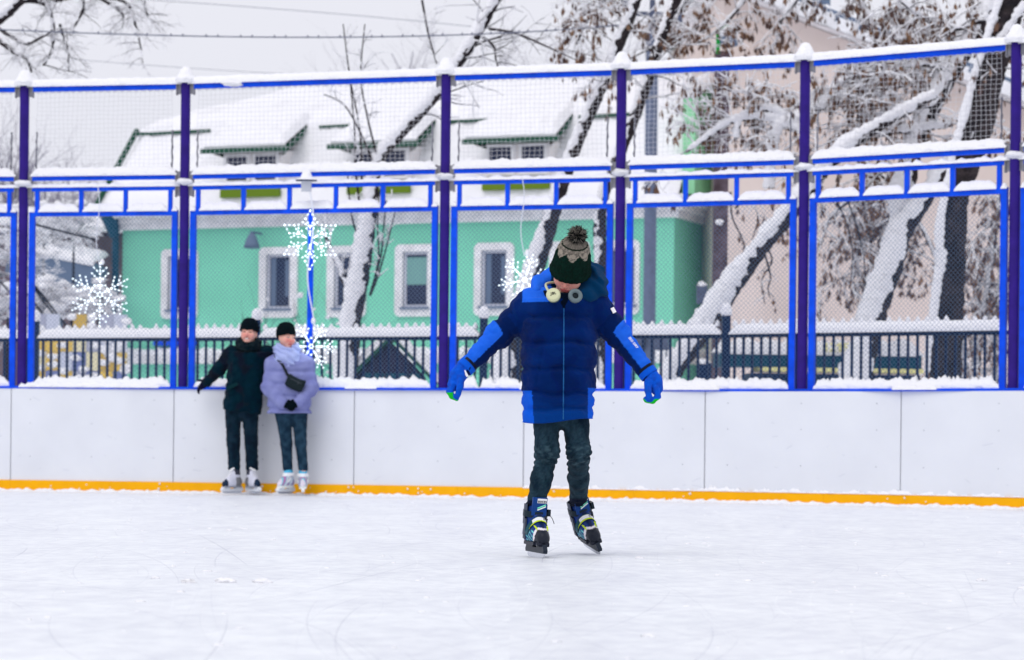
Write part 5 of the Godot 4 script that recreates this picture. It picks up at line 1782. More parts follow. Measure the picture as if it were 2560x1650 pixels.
# ------------------------------------------------ ice skates, toe towards +z, blade foot at the origin
func skate(parent: Node3D, place: Transform3D, look: String) -> void:
	var boot_f := func(p: Vector3) -> float:
		var q := Vector3(p.x * 1.12, p.y, p.z)
		var d := cap(q, Vector3(0, 0.117, -0.075), Vector3(0, 0.11, 0.02), 0.045, 0.046)
		d = smin(d, cap(q, Vector3(0, 0.11, 0.02), Vector3(0, 0.098, 0.092), 0.046, 0.038), 0.03)
		d = smin(d, cap(q, Vector3(0, 0.12, -0.06), Vector3(0, 0.232, -0.048), 0.052, 0.05), 0.04)
		d = smin(d, cap(q, Vector3(0, 0.19, -0.02), Vector3(0, 0.135, 0.05), 0.035, 0.03), 0.04)
		d = maxf(d, 0.068 - p.y)
		return d - 0.003 * rough.get_noise_3dv(p * 26.0)
	var boot_c := func(p: Vector3, n: Vector3) -> Color:
		if look == "child":
			var wave := 0.076 + 0.012 * cos(p.x * 75.0) - maxf(0.0, 0.1 - p.y) * 0.8
			if p.z > wave + 0.012 or p.y < 0.082: return lin(34, 40, 50)
			if p.z > wave: return lin(232, 226, 232)
			if p.y < 0.16 and absf(p.x) > 0.018 and p.z > -0.03:
				var s := sin((p.y * 1.5 + p.z * 0.9) * 190.0)
				if s > 0.45 and p.y < 0.135: return lin(120, 220, 215) if s > 0.8 else lin(30, 140, 150)
			if p.y > 0.15 and p.z < 0.0 and absf(p.x) < 0.03 and p.z < -0.02: return lin(16, 40, 90)
			return lin(18, 52, 118) if absf(p.x) > 0.012 or p.z < 0.0 else lin(14, 34, 76)
		if look == "man":
			if p.z > 0.082: return lin(18, 40, 66)
			if p.y > 0.2 and p.z < -0.01: return lin(60, 62, 76)
			if p.z < -0.02 and absf(p.x) > 0.02 and p.y < 0.17: return lin(118, 120, 124)
			return lin(206, 208, 222)
		var q := sin(p.z * 90.0 + p.y * 60.0)
		if p.y < 0.088: return lin(236, 238, 236)
		if p.y > 0.22: return lin(80, 180, 220)
		if p.y > 0.185: return lin(232, 238, 242)
		if q > 0.35: return lin(176, 120, 170)
		return lin(96, 196, 206) if q > -0.5 else lin(222, 214, 228)
	var holder: Node3D = part(parent, "skate", nets(boot_f, Vector3(-0.075, 0.06, -0.14), Vector3(0.075, 0.34, 0.15), 0.0055, boot_c), M.hard)
	holder.transform = place
	var side := Basis(Vector3(0, 0, 1), Vector3.UP, Vector3(-1, 0, 0))
	var g := Geo.new()
	g.plate(PackedVector2Array([Vector2(-0.125, 0.004), Vector2(-0.06, 0.0), Vector2(0.07, 0.0), Vector2(0.115, 0.004), Vector2(0.135, 0.016), Vector2(0.138, 0.034), Vector2(-0.135, 0.034), Vector2(-0.135, 0.014)]), -0.0017, 0.0017)
	part(holder, "blade", g.mesh(), M.steel).basis = side
	g = Geo.new()
	g.col = lin(34, 46, 58) if look == "child" else lin(226, 230, 236)
	var hw := 0.011 if look == "child" else 0.017
	g.plate(PackedVector2Array([Vector2(-0.14, 0.026), Vector2(0.142, 0.026), Vector2(0.15, 0.04), Vector2(0.13, 0.07), Vector2(0.052, 0.07), Vector2(0.03, 0.052), Vector2(-0.03, 0.052), Vector2(-0.05, 0.07), Vector2(-0.128, 0.07), Vector2(-0.146, 0.04)]), -hw, hw)
	part(holder, "blade_holder", g.mesh(), M.hard).basis = side
	g = Geo.new()
	g.col = lin(40, 46, 58) if look == "child" else (lin(150, 154, 166) if look == "man" else lin(238, 240, 238))
	for z: float in [-0.09, -0.045, 0.0, 0.045, 0.085]:
		g.box(Vector3(0, 0.07, z), Vector3(0.08 if absf(z) < 0.05 else 0.062, 0.016, 0.0455))
	g.rod(Vector3(-0.028, 0.07, 0.108), Vector3(0.028, 0.07, 0.108), 0.012, 8)
	part(holder, "sole", g.mesh(), M.hard)
	if look == "child":
		g = Geo.new()
		g.col = lin(70, 76, 92)
		band(g, Vector3(0, 0.19, -0.052), Basis(), 0.053, 0.055, 0.05, 0.006, PI * 0.42, PI * 1.58)
		band(g, Vector3(0, 0.245, -0.05), Basis(), 0.052, 0.054, 0.036, 0.006, PI * 0.35, PI * 1.65)
		for sd: float in [-1.0, 1.0]:
			g.bar(Vector3(sd * 0.054, 0.19, -0.04), Vector3(sd * 0.05, 0.09, -0.05), 0.03, 0.008, Vector3(0, 0, 1))
		part(holder, "cuff_shell", g.mesh(), M.hard)
		g = Geo.new()
		g.col = lin(24, 40, 52)
		band(g, Vector3(0, 0.216, -0.05), Basis(Vector3.RIGHT, 0.1), 0.056, 0.06, 0.03, 0.005)
		g.box(Vector3(0.062, 0.222, -0.04), Vector3(0.014, 0.034, 0.05))
		part(holder, "ankle_strap", g.mesh(), M.hard)
		g = Geo.new()
		g.col = lin(20, 62, 130)
		var lean := Basis(Vector3.RIGHT, 0.12)
		g.box(Vector3(0, 0.252, 0.008), Vector3(0.074, 0.09, 0.014), lean)
		var tongue := part(holder, "tongue", g.mesh(), M.hard)
		g = Geo.new()
		g.box(Vector3(0.01, 0.28, 0.0195), Vector3(0.048, 0.022, 0.002), lean)
		part(tongue, "label", g.mesh(), M.white)
		lettering(tongue, "lettering", "ROCES", 0.011, M.black, Transform3D(lean, Vector3(0.01, 0.276, 0.0212)))
		g = Geo.new()
		for k in 2:
			g.col = lin(120, 230, 190) if k == 0 else lin(226, 240, 236)
			g.bar(Vector3(-0.012, 0.243 - 0.009 * k, 0.0165), Vector3(0.03, 0.262 - 0.009 * k, 0.019), 0.0055, 0.003, Vector3.UP)
		part(tongue, "stripes", g.mesh(), M.hard)
		g = Geo.new()
		# strap, label and laces lie on the boot: each row is laid out from inside until it meets the leather
		var core := Vector3(0, 0.125, -0.02)
		var dd := Vector3(0, 0.74, 0.67)
		var ww := Vector3(0, -0.67, 0.74)
		g.col = lin(26, 74, 88)
		strap_over(g, boot_f, core, dd, ww, -0.018, 0.018, -1.75, 1.75, 0.004)
		var strap := part(holder, "instep_strap", g.mesh(), M.hard)
		g = Geo.new()
		strap_over(g, boot_f, core, dd, ww, -0.012, 0.009, -0.5, 0.85, 0.0055)
		part(strap, "label", g.mesh(), M.white)
		g = Geo.new()
		strap_over(g, boot_f, core, dd, ww, 0.0095, 0.017, -0.95, 0.9, 0.0055)
		part(strap, "trim", g.mesh(), M.yellow)
		var lp := meet(boot_f, core + ww * -0.002, (dd + Vector3(0.2, 0, 0)).normalized()) + dd * 0.0065
		lettering(strap, "lettering", "ROCES", 0.011, M.black, Transform3D(Basis(Vector3.RIGHT, -ww, dd).orthonormalized(), lp))
		g = Geo.new()
		for sd: float in [-1.0, 1.0]:
			var last := Vector3.ZERO
			for k in 4:
				var q := meet(boot_f, core + ww * (0.026 + 0.014 * k), (dd + Vector3(sd * (0.5 - 0.05 * k), 0, 0)).normalized()) + dd * 0.002
				if k > 0: g.rod(last, q, 0.0026, 5)
				if k > 0 and k < 3: g.box(q + Vector3(-sd * 0.006, 0.001, 0), Vector3(0.014, 0.004, 0.01), Basis(Vector3.RIGHT, 0.7))
				last = q
		part(holder, "laces", g.mesh(), M.yellow)
		g = Geo.new()
		var pts := PackedVector3Array(); var rad := PackedFloat32Array()
		for k in 16:
			var q := k / 15.0
			if place.origin.x < 0.0: pts.append(Vector3(0.05 + 0.03 * sin(q * PI), 0.19 + 0.02 * cos(q * TAU), 0.015))
			else: pts.append(Vector3(-0.055 - 0.012 * sin(q * PI), 0.17 - 0.085 * q, 0.01))
			rad.append(0.0018 if k < 15 else 0.004)
		g.tube(pts, rad, 5)
		part(holder, "lace_end", g.mesh(), M.black)
	elif look == "man":
		g = Geo.new()
		for k in 4:
			g.bar(Vector3(-0.026, 0.225 - 0.018 * k, 0.012 + 0.014 * k), Vector3(0.026, 0.217 - 0.018 * k, 0.016 + 0.014 * k), 0.006, 0.006)
		g.bar(Vector3(-0.04, 0.27, 0.0), Vector3(0.02, 0.24, 0.016), 0.016, 0.01)
		g.bar(Vector3(0.035, 0.27, 0.0), Vector3(-0.015, 0.24, 0.018), 0.016, 0.01)
		part(holder, "laces", g.mesh(), M.white)
	else:
		g = Geo.new()
		band(g, Vector3(0, 0.205, -0.05), Basis(), 0.055, 0.058, 0.03, 0.006)
		band(g, Vector3(0, 0.15, 0.0), Basis(Vector3.RIGHT, 0.7), 0.052, 0.066, 0.024, 0.005)
		part(holder, "strap", g.mesh(), M.white)

# ------------------------------------------------ the child
func kid(px: float, py: float, z: float) -> Vector3:
	return Vector3((px - 1408.0) / 504.0, (1393.0 - py) / 504.0, z)

func build_child() -> void:
	var t := thing("person", "child skater in navy and blue padded coat and green bobble hat, arms spread, looking down", "person", spot(1408, 1393, 13.05))
	t.rotation.z = ROLL
	var seams := PackedFloat32Array([1.187, 1.06, 0.93, 0.81, 0.735])
	var lsh := kid(1330, 762, -0.01); var lel := kid(1244, 841, -0.03); var lwr := kid(1164, 921, 0.02)
	var rsh := kid(1484, 766, -0.01); var rel := kid(1545, 838, -0.03); var rwr := kid(1621, 938, 0.02)
	var sleeve := func(p: Vector3, a: Vector3, b: Vector3, c: Vector3) -> float:
		var d := smin(cap(p, a, b, 0.077, 0.061), cap(p, b, c, 0.06, 0.043), 0.03)
		# folds: rings of padding along the upper arm, creases at the elbow and along the forearm
		var u := (b - a).normalized(); var w := (c - b).normalized()
		var s := (p - a).dot(u)
		var s2 := (p - b).dot(w)
		if s2 < 0.02:
			d += 0.008 * exp(-pow((s - 0.095) / 0.012, 2.0)) + 0.008 * exp(-pow((s - 0.175) / 0.012, 2.0)) - 0.004
		else:
			d += 0.006 * exp(-pow((s2 - 0.05 - 0.12 * (p.z + 0.02)) / 0.009, 2.0)) + 0.005 * exp(-pow((s2 - 0.1 + 0.2 * p.z) / 0.01, 2.0)) + 0.005 * exp(-pow((s2 - 0.18) / 0.01, 2.0))
		return d
	var coat := func(p: Vector3) -> float:
		var y := p.y
		var k := clampf((y - 0.67) / 0.3, 0.0, 1.0)
		var hw := lerpf(0.165, 0.178, k) - 0.02 * smoothstep(1.16, 1.3, y)
		var hd := lerpf(0.112, 0.128, k) - 0.03 * smoothstep(1.1, 1.32, y)
		var cx := lerpf(-0.029, -0.02, k)
		var ax := absf(p.x - cx) / hw; var az := absf(p.z) / hd
		var r := pow(pow(ax, 2.5) + pow(az, 2.5), 0.4)
		var d := (r - 1.0) * hd
		d = maxf(d, y - 1.275)
		d = smin(d, cap(p, Vector3(-0.075, 1.285, -0.01), lsh + Vector3(0.0, 0.005, 0), 0.058, 0.066), 0.06)
		d = smin(d, cap(p, Vector3(0.06, 1.285, -0.01), rsh + Vector3(0.0, 0.005, 0), 0.058, 0.066), 0.06)
		# quilting
		var near := 1.0
		for s in seams: near = minf(near, absf(y - s + 0.012 * wrinkle.get_noise_2d(p.x * 7.0, s * 9.0)))
		var puff := 0.02 * (1.0 - exp(-pow(near / 0.016, 2.0)))
		if y < 1.28: d -= puff * lerpf(1.0, 0.35, smoothstep(0.11, 0.17, absf(p.x - cx)))
		# front zip valley and pocket slits
		d += 0.006 * exp(-pow((p.x - 0.001 + 0.006 * (1.2 - y)) / 0.008, 2.0)) * smoothstep(0.0, 0.05, p.z)
		d += 0.005 * exp(-pow((p.x + 0.118 - (y - 0.93) * 0.18) / 0.006, 2.0)) * smoothstep(0.02, 0.06, p.z) * smoothstep(0.8, 0.83, y) * smoothstep(1.06, 1.03, y)
		d += 0.006 * wrinkle.get_noise_3d(p.x * 9.0, p.y * 22.0, p.z * 9.0) + 0.004 * wrinkle.get_noise_3d(p.x * 28.0 + p.y * 9.0, p.y * 42.0 + p.x * 24.0, p.z * 20.0)
		d = maxf(d, 0.672 + 0.012 * sin(p.x * 13.0) - y)
		var e: float = minf(sleeve.call(p, lsh, lel, lwr), sleeve.call(p, rsh, rel, rwr))
		e += 0.005 * wrinkle.get_noise_3dv(p * 17.0) + 0.003 * wrinkle.get_noise_3dv(p * 41.0)
		return smin(d, e, 0.022)
	var navy := lin(8, 40, 104); var navy2 := lin(6, 30, 84); var blue := lin(36, 106, 232); var blue2 := lin(16, 92, 218)
	var coat_c := func(p: Vector3, n: Vector3) -> Color:
		var c := navy.lerp(navy2, clampf(0.5 + wrinkle.get_noise_3dv(p * 6.0), 0, 1))
		if p.y < 0.8: c = c.lerp(lin(6, 62, 140), smoothstep(0.81, 0.68, p.y) * 0.8)
		for arm: Array in [[lsh, lel, lwr, -1.0], [rsh, rel, rwr, 1.0]]:
			var w: Vector3 = (arm[2] - arm[1]).normalized()
			var s: float = (p - arm[1]).dot(w)
			var off: Vector3 = p - arm[1] - w * s
			if off.length() < 0.1 and signf(p.x) == arm[3] and absf(p.x) > 0.2:
				var across := Vector3(arm[3] * absf(w.y), absf(w.x), 0)
				var h := off.dot(across)
				if s > -0.025 + (0.03 - h) * 0.35 and h > -0.014: return blue.lerp(blue2, clampf(s * 3.0 + wrinkle.get_noise_3dv(p * 8.0), 0, 1))
				return navy2
		if p.x < -0.055 and p.x > -0.203 and p.y > 1.256: return blue
		if p.y < 0.822 and p.x < -0.155 - (0.82 - p.y) * -0.06: return blue2
		if p.y < 0.836 and p.x > 0.12: return blue2
		return c
	var coat_mesh := nets(coat, Vector3(-0.56, 0.63, -0.2), Vector3(0.5, 1.4, 0.2), 0.0062, coat_c)
	# body: one continuous figure under the clothes, with a finely meshed head
	var hip := 0.70
	var lkn := kid(1368, 1128, 0.03); var lan := kid(1346, 1262, 0.0)
	var lfoot := Transform3D(Basis(Vector3(0, 0, 1), -0.06) * Basis(Vector3.UP, 0.3), Vector3(-0.136, 0.0, 0.045))
	lan = lfoot * Vector3(0, 0.24, -0.05)
	var rb := Basis(Vector3(0, 0, 1), 0.3) * Basis(Vector3.UP, 0.24) * Basis(Vector3.RIGHT, 0.24)
	var rfoot := Transform3D(rb, Vector3(0.19, 0.001, -0.3) - rb * Vector3(0, 0.004, 0.117))
	var rkn := kid(1446, 1128, 0.02); var ran := rfoot * Vector3(0, 0.24, -0.05)
	var lheel := lfoot * Vector3(0, 0.13, -0.05); var rheel := rfoot * Vector3(0, 0.13, -0.05)
	var body := func(p: Vector3) -> float:
		var d := ell(p, Vector3(-0.02, 1.05, -0.01), Vector3(0.13, 0.26, 0.085))
		d = smin(d, ell(p, Vector3(-0.02, 0.76, -0.01), Vector3(0.12, 0.12, 0.09)), 0.06)
		d = smin(d, chain(p, PackedVector3Array([Vector3(-0.09, hip, 0), lkn, lan, lheel]), PackedFloat32Array([0.06, 0.045, 0.03, 0.028]), 0.03), 0.04)
		d = smin(d, chain(p, PackedVector3Array([Vector3(0.055, hip, 0), rkn, ran, rheel]), PackedFloat32Array([0.06, 0.045, 0.03, 0.028]), 0.03), 0.04)
		d = smin(d, chain(p, PackedVector3Array([lsh, lel, lwr]), PackedFloat32Array([0.045, 0.036, 0.026]), 0.03), 0.05)
		d = smin(d, chain(p, PackedVector3Array([rsh, rel, rwr]), PackedFloat32Array([0.045, 0.036, 0.026]), 0.03), 0.05)
		return smin(d, cap(p, Vector3(0.0, 1.26, -0.02), Vector3(0.03, 1.39, 0.04), 0.05, 0.045), 0.05)
	var skin_c := func(_p: Vector3, _n: Vector3) -> Color: return lin(226, 172, 156)
	var hb := Basis(Vector3(0, 0, 1), -0.24) * Basis(Vector3(0, 1, 0), -0.12) * Basis(Vector3.RIGHT, 0.6)
	var head := Transform3D(hb.scaled_local(Vector3.ONE * 0.97), Vector3(0.032, 1.404, 0.06))
	part(t, "body", merge([[nets(body, Vector3(-0.56, 0.08, -0.5), Vector3(0.5, 1.46, 0.16), 0.013, skin_c), Transform3D()], [head_mesh("child"), head]]), M.skin)
	var co := part(t, "coat", coat_mesh, M.cloth)
	# the zip, laid on the coat's front
	var front := func(x: float, y: float) -> float:
		var z := 0.22
		while z > 0.0 and (coat.call(Vector3(x, y, z)) as float) > 0.0: z -= 0.002
		return z
	var g := Geo.new()
	var pts := PackedVector3Array(); var rad := PackedFloat32Array()
	for k in 60:
		var y := lerpf(0.68, 1.255, k / 59.0)
		var x := 0.001 - 0.006 * (1.2 - y)
		pts.append(Vector3(x, y, (front.call(x, y) as float) + 0.002)); rad.append(0.0035)
	g.tube(pts, rad, 6)
	part(co, "zip", g.mesh(), M.zip)
	# sleeve tab, sleeve print, cuff straps
	var tabp := kid(1531, 780, 0.0)
	g = Geo.new()
	g.box(Vector3(0.2465, 1.2185, 0.045), Vector3(0.02, 0.028, 0.004), Basis(Vector3(0, 0, 1), 0.5) * Basis(Vector3.UP, 0.5))
	part(co, "sleeve_tab", g.mesh(), M.white)
	var fw := (rwr - rel).normalized()
	var lx := fw
	var lz := Vector3(0.25, 0.1, 1.0); lz = (lz - lx * lz.dot(lx)).normalized()
	lettering(co, "sleeve_lettering", "ISO DRY", 0.0135, M.white, Transform3D(Basis(lx, lz.cross(lx), lz), rel + fw * 0.09 + lz * 0.0605 + lz.cross(lx) * 0.018))
	for arm: Array in [[lel, lwr, -1.0], [rel, rwr, 1.0]]:
		var w: Vector3 = (arm[1] - arm[0]).normalized()
		var bz := Vector3(0, 0, 1); bz = (bz - w * bz.dot(w)).normalized()
		g = Geo.new()
		g.col = lin(8, 16, 40)
		band(g, arm[1] - w * 0.03, Basis(w.cross(bz) * -1.0, w, bz) if false else Basis(bz.cross(w) * -1.0, w, bz).orthonormalized(), 0.045, 0.045, 0.014, 0.004, -1.1, 0.7)
		part(co, "cuff_strap", g.mesh(), M.hard)
		g = Geo.new()
		g.col = blue2
		band(g, arm[1] - w * 0.008, Basis(w.cross(bz), w, bz).orthonormalized(), 0.043, 0.043, 0.03, 0.004)
		part(co, "cuff", g.mesh(), M.cloth)
	# hood: lies in folds behind the neck, heavier on the right of the picture
	var hood := func(p: Vector3) -> float:
		var d := chain(p, PackedVector3Array([Vector3(-0.13, 1.315, 0.02), Vector3(-0.112, 1.35, -0.06), Vector3(-0.04, 1.385, -0.13), Vector3(0.07, 1.41, -0.13), Vector3(0.145, 1.385, -0.06), Vector3(0.155, 1.325, 0.03), Vector3(0.12, 1.285, 0.085)]), PackedFloat32Array([0.024, 0.036, 0.056, 0.066, 0.064, 0.056, 0.034]), 0.05)
		d = smin(d, cap(p, Vector3(0.09, 1.4, -0.02), Vector3(0.1, 1.3, 0.07), 0.05, 0.04), 0.04)
		d += 0.012 * wrinkle.get_noise_3d(p.x * 9.0 + p.y * 6.0, p.y * 6.0 - p.x * 8.0, p.z * 7.0) + 0.006 * sin((p.x * 0.8 + p.y) * 85.0 + 3.0 * wrinkle.get_noise_3dv(p * 5.0)) * smoothstep(0.02, 0.1, p.x)
		return d
	var hood_c := func(p: Vector3, _n: Vector3) -> Color:
		return blue if p.x < -0.06 else lin(10, 54, 92)
	part(t, "hood", nets(hood, Vector3(-0.22, 1.2, -0.24), Vector3(0.25, 1.52, 0.16), 0.007, hood_c), M.cloth)
	# high dark collar round the chin
	var collar := func(p: Vector3) -> float:
		var q := Vector3((p.x - 0.005) / 0.088, (p.z - 0.02) / 0.085, 0)
		var r := q.length()
		var d := absf(r - 1.0) * 0.085 - 0.014
		d = maxf(d, absf(p.y - 1.275 - 0.25 * (0.03 - p.z)) - 0.04)
		return d - 0.004 + 0.003 * wrinkle.get_noise_3dv(p * 30.0)
	var collar_c := func(_p: Vector3, _n: Vector3) -> Color: return lin(8, 18, 36)
	part(t, "collar", nets(collar, Vector3(-0.14, 1.17, -0.12), Vector3(0.15, 1.4, 0.16), 0.006, collar_c), M.cloth)
	# jeans
	var jeans := func(p: Vector3) -> float:
		var d := ell(p, Vector3(-0.017, 0.74, -0.005), Vector3(0.14, 0.11, 0.1))
		for leg: Array in [[kid(1364, 1040, 0.0), lkn, lkn.lerp(lan, 0.5), lan + Vector3(0, 0.02, 0), 0.0], [kid(1438, 1040, 0.0), rkn, rkn.lerp(ran, 0.5), ran + Vector3(0, 0.006, 0.0), 4.0]]:
			var e := chain(p, PackedVector3Array([leg[0], leg[1], leg[2], leg[3]]), PackedFloat32Array([0.068, 0.0575, 0.049, 0.046]), 0.03)
			var kn: Vector3 = leg[1]
			var w := exp(-pow((p.y - kn.y + 0.04) / 0.05, 2.0))
			e += (0.0055 * w + 0.001) * sin((p.y + 0.25 * (p.x - kn.x) * (1.0 if leg[4] == 0.0 else -1.0)) * 190.0 + 5.0 * wrinkle.get_noise_3dv(p * 6.0) + float(leg[4]))
			e += 0.006 * exp(-pow((p.y - leg[3].y) / 0.018, 2.0)) * sin(p.y * 300.0)
			e = maxf(e, float(leg[3].y) - 0.012 - p.y)
			d = smin(d, e, 0.02)
		return d + 0.005 * wrinkle.get_noise_3dv(p * 14.0)
	var jeans_c := func(p: Vector3, n: Vector3) -> Color:
		var k := clampf(0.3 + 0.55 * wrinkle.get_noise_3d(p.x * 15.0, p.y * 8.0, p.z * 15.0) + 0.35 * wrinkle.get_noise_3dv(p * 70.0), 0.0, 1.0)
		var c := lin(20, 38, 50).lerp(lin(58, 84, 98), k * 0.8)
		if absf(p.y - 0.5) < 0.05: c = c.lerp(lin(82, 108, 118), 0.4 * clampf(wrinkle.get_noise_3d(p.x * 20.0, p.y * 45.0, p.z * 20.0) * 2.0, 0.0, 1.0))
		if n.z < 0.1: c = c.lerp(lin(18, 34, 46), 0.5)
		if p.y < 0.285: c = lin(20, 26, 44)
		return c
	part(t, "jeans", nets(jeans, Vector3(-0.22, 0.2, -0.5), Vector3(0.22, 0.82, 0.13), 0.0075, jeans_c), M.cloth)
	# bobble hat
	var green := lin(12, 52, 42); var dark := lin(6, 34, 28); var cream := lin(206, 194, 178); var grey := lin(128, 122, 114)
	var yarn := func(a: float, h: float, q: float) -> Color:
		var n := rough.get_noise_3d(cos(a) * 9.0, h * 60.0, sin(a) * 9.0)
		var c := green.lerp(dark, clampf(0.5 + n, 0, 1))
		if q < 0.22: return c
		var tri := absf(fposmod((a + 0.28) / TAU * 7.0, 1.0) - 0.5) * 2.0     # 0 at a tip, 1 between tips
		var low := lerpf(0.108, 0.144, tri)
		if h > low:
			if h < low + 0.011: return cream if n > -0.35 else grey
			var dia := Vector2((1.0 - absf(tri)) * 0.03, h - 0.142).length()
			if h < 0.156: return cream if (tri < 0.45 and absf(h - 0.14) < 0.012 * (1.0 - tri)) else grey.lerp(cream, clampf(n, 0, 0.5))
			if h < 0.164: return cream.lerp(grey, clampf(0.4 + n, 0, 1))
			if h < 0.171: return dark
			if dia < 0.0: return c
			return grey.lerp(cream, clampf(0.2 + n * 0.7, 0, 0.6))
		return c
	var hat := cap_mesh(PackedVector2Array([Vector2(0.088, 0.012), Vector2(0.094, -0.001), Vector2(0.1, 0.003), Vector2(0.104, 0.016), Vector2(0.102, 0.03), Vector2(0.095, 0.04), Vector2(0.0945, 0.052), Vector2(0.092, 0.078), Vector2(0.086, 0.108), Vector2(0.078, 0.138), Vector2(0.069, 0.16), Vector2(0.055, 0.176), Vector2(0.03, 0.186), Vector2(0.0, 0.19)]), 1.1, yarn)
	var ho := part(t, "hat", hat, M.knit)
	ho.transform = Transform3D(hb, Vector3(0.032, 1.404, 0.06)) * Transform3D(Basis(), Vector3(0, -0.004, -0.003))
	g = Geo.new()
	dice.seed = 55
	for k in 900:
		var d := Vector3(dice.randfn(), dice.randfn(), dice.randfn()).normalized()
		g.col = [lin(40, 44, 46), lin(66, 66, 66), lin(150, 144, 134), lin(24, 30, 32), lin(190, 182, 170)][dice.randi() % 5]
		var l := dice.randf_range(0.036, 0.05)
		var bend := Vector3(dice.randfn(), dice.randfn(), dice.randfn()) * 0.006
		g.tube(PackedVector3Array([d * 0.008, d * l * 0.6 + bend * 0.3, d * l + bend]), PackedFloat32Array([0.0022, 0.0024, 0.0012]), 4)
	var pom := part(ho, "bobble", g.mesh(), M.knit)
	pom.position = Vector3(0.004, 0.214, -0.004)
	# gloves
	var fr := 0.0148
	for s: float in [-1.0, 1.0]:
		var palm: PackedVector3Array; var fingers := []; var thumb: PackedVector3Array
		if s < 0:
			palm = PackedVector3Array([kid(1161, 920, 0.02), kid(1147, 940, 0.03), kid(1137, 963, 0.03)])
			for k in 4:
				var z := 0.062 - 0.027 * k
				fingers.append(PackedVector3Array([kid(1136 - 2.0 * k, 962, z), kid(1128 - 1.5 * k, 980 + (2.0 if k == 1 else 0.0), z + 0.004), kid(1131, 992, z + 0.008), kid(1143 - 2.0 * k, 999 - 2.0 * k, z + 0.006)]))
			thumb = PackedVector3Array([kid(1155, 945, 0.065), kid(1152, 968, 0.08), kid(1146, 990, 0.078)])
		else:
			palm = PackedVector3Array([kid(1622, 938, 0.02), kid(1633, 954, 0.03), kid(1639, 972, 0.03)])
			for k in 4:
				var z := 0.062 - 0.027 * k
				fingers.append(PackedVector3Array([kid(1637 + 1.5 * k, 972, z), kid(1642 + 1.0 * k, 992, z + 0.004), kid(1630, 1004, z + 0.008), kid(1611 + 3.0 * k, 1000 + (0.0 if k == 0 else 3.0), z + 0.006)]))
			thumb = PackedVector3Array([kid(1617, 958, 0.065), kid(1617, 978, 0.08), kid(1621, 996, 0.08)])
		var wrist := palm[0]
		var pr := PackedFloat32Array([0.04, 0.038, 0.034])
		var f := func(p: Vector3) -> float:
			var q := p
			return glove_field(q, palm, pr, fingers, thumb, fr) + 0.002 * wrinkle.get_noise_3dv(p * 45.0)
		var tip: float = kid(0, 983 if s < 0 else 999, 0).y
		var c := func(p: Vector3, n: Vector3) -> Color:
			if (p - thumb[2]).length() > 0.024 and p.y < tip and n.y < 0.5: return lin(30, 190, 50)
			if (p - wrist).length() < 0.03: return lin(10, 20, 60)
			return blue2.lerp(lin(24, 78, 190), clampf(0.5 + wrinkle.get_noise_3dv(p * 25.0), 0, 1))
		var ctr := kid(1143 if s < 0 else 1627, 960, 0.03)
		var lo := ctr - Vector3(0.1, 0.13, 0.11)
		var hi := ctr + Vector3(0.1, 0.14, 0.11)
		var go := part(t, "glove", nets(f, lo, hi, 0.004, c), M.cloth)
		if s < 0:
			g = Geo.new()
			g.box(kid(1166, 936, 0.06), Vector3(0.012, 0.034, 0.004), Basis(Vector3(0, 0, 1), 0.5))
			part(go, "care_tag", g.mesh(), M.white)
	# skates: left stands turned a little out, right trails on its toe
	skate(t, lfoot, "child")
	skate(t, rfoot, "child")
	# headphones hang round the neck: a thing of their own
	var hp := thing("headphones", "pale green and grey headphones hanging round the child's neck", "headphones", t.transform * Vector3(0, 1.28, 0.1))
	hp.rotation.z = ROLL
	var o := Vector3(0, 1.28, 0.1)
	var lc := kid(1382, 745, 0.185) - o; var rc := kid(1436, 747, 0.185) - o
	var ln := Basis(Vector3.RIGHT, -0.35) * Basis(Vector3.UP, -0.15)
	var turn := Basis(Vector3.RIGHT, PI / 2.0)
	g = Geo.new()
	g.col = lin(204, 206, 168)
	g.lathe(lc, PackedVector2Array([Vector2(0.026, -0.014), Vector2(0.035, -0.006), Vector2(0.0355, 0.004), Vector2(0.0315, 0.012), Vector2(0.027, 0.0145), Vector2(0.0, 0.0155)]), 28, ln * turn)
	var cup := part(hp, "ear_cup", g.mesh(), M.hard)
	g = Geo.new()
	g.col = lin(84, 98, 96)
	g.lathe(lc, PackedVector2Array([Vector2(0.0, -0.026), Vector2(0.028, -0.026), Vector2(0.034, -0.02), Vector2(0.034, -0.008), Vector2(0.026, -0.006)]), 28, ln * turn)
	part(cup, "ear_pad", g.mesh(), M.hard)
	lettering(cup, "lettering", "JBL", 0.014, M.black, Transform3D(ln * Basis(Vector3(0, 0, 1), 0.1), lc + ln * Vector3(0.002, 0.002, 0.0165)))
	var rn := Basis(Vector3.RIGHT, -0.25) * Basis(Vector3.UP, 0.2)
	g = Geo.new()
	g.col = lin(104, 118, 122)
	g.lathe(rc, PackedVector2Array([Vector2(0.0, -0.016), Vector2(0.034, -0.014), Vector2(0.0355, 0.004), Vector2(0.031, 0.0115), Vector2(0.0225, 0.0125), Vector2(0.016, 0.008), Vector2(0.0145, 0.0)]), 28, rn * turn)
	cup = part(hp, "ear_cup", g.mesh(), M.hard)
	g = Geo.new()
	g.col = lin(22, 36, 42)
	g.lathe(rc, PackedVector2Array([Vector2(0.0155, 0.0), Vector2(0.0, 0.003)]), 24, rn * turn)
	part(cup, "speaker_mesh", g.mesh(), M.hard)
	g = Geo.new()
	g.col = lin(196, 200, 166)
	var bp := PackedVector3Array(); var br := PackedFloat32Array()
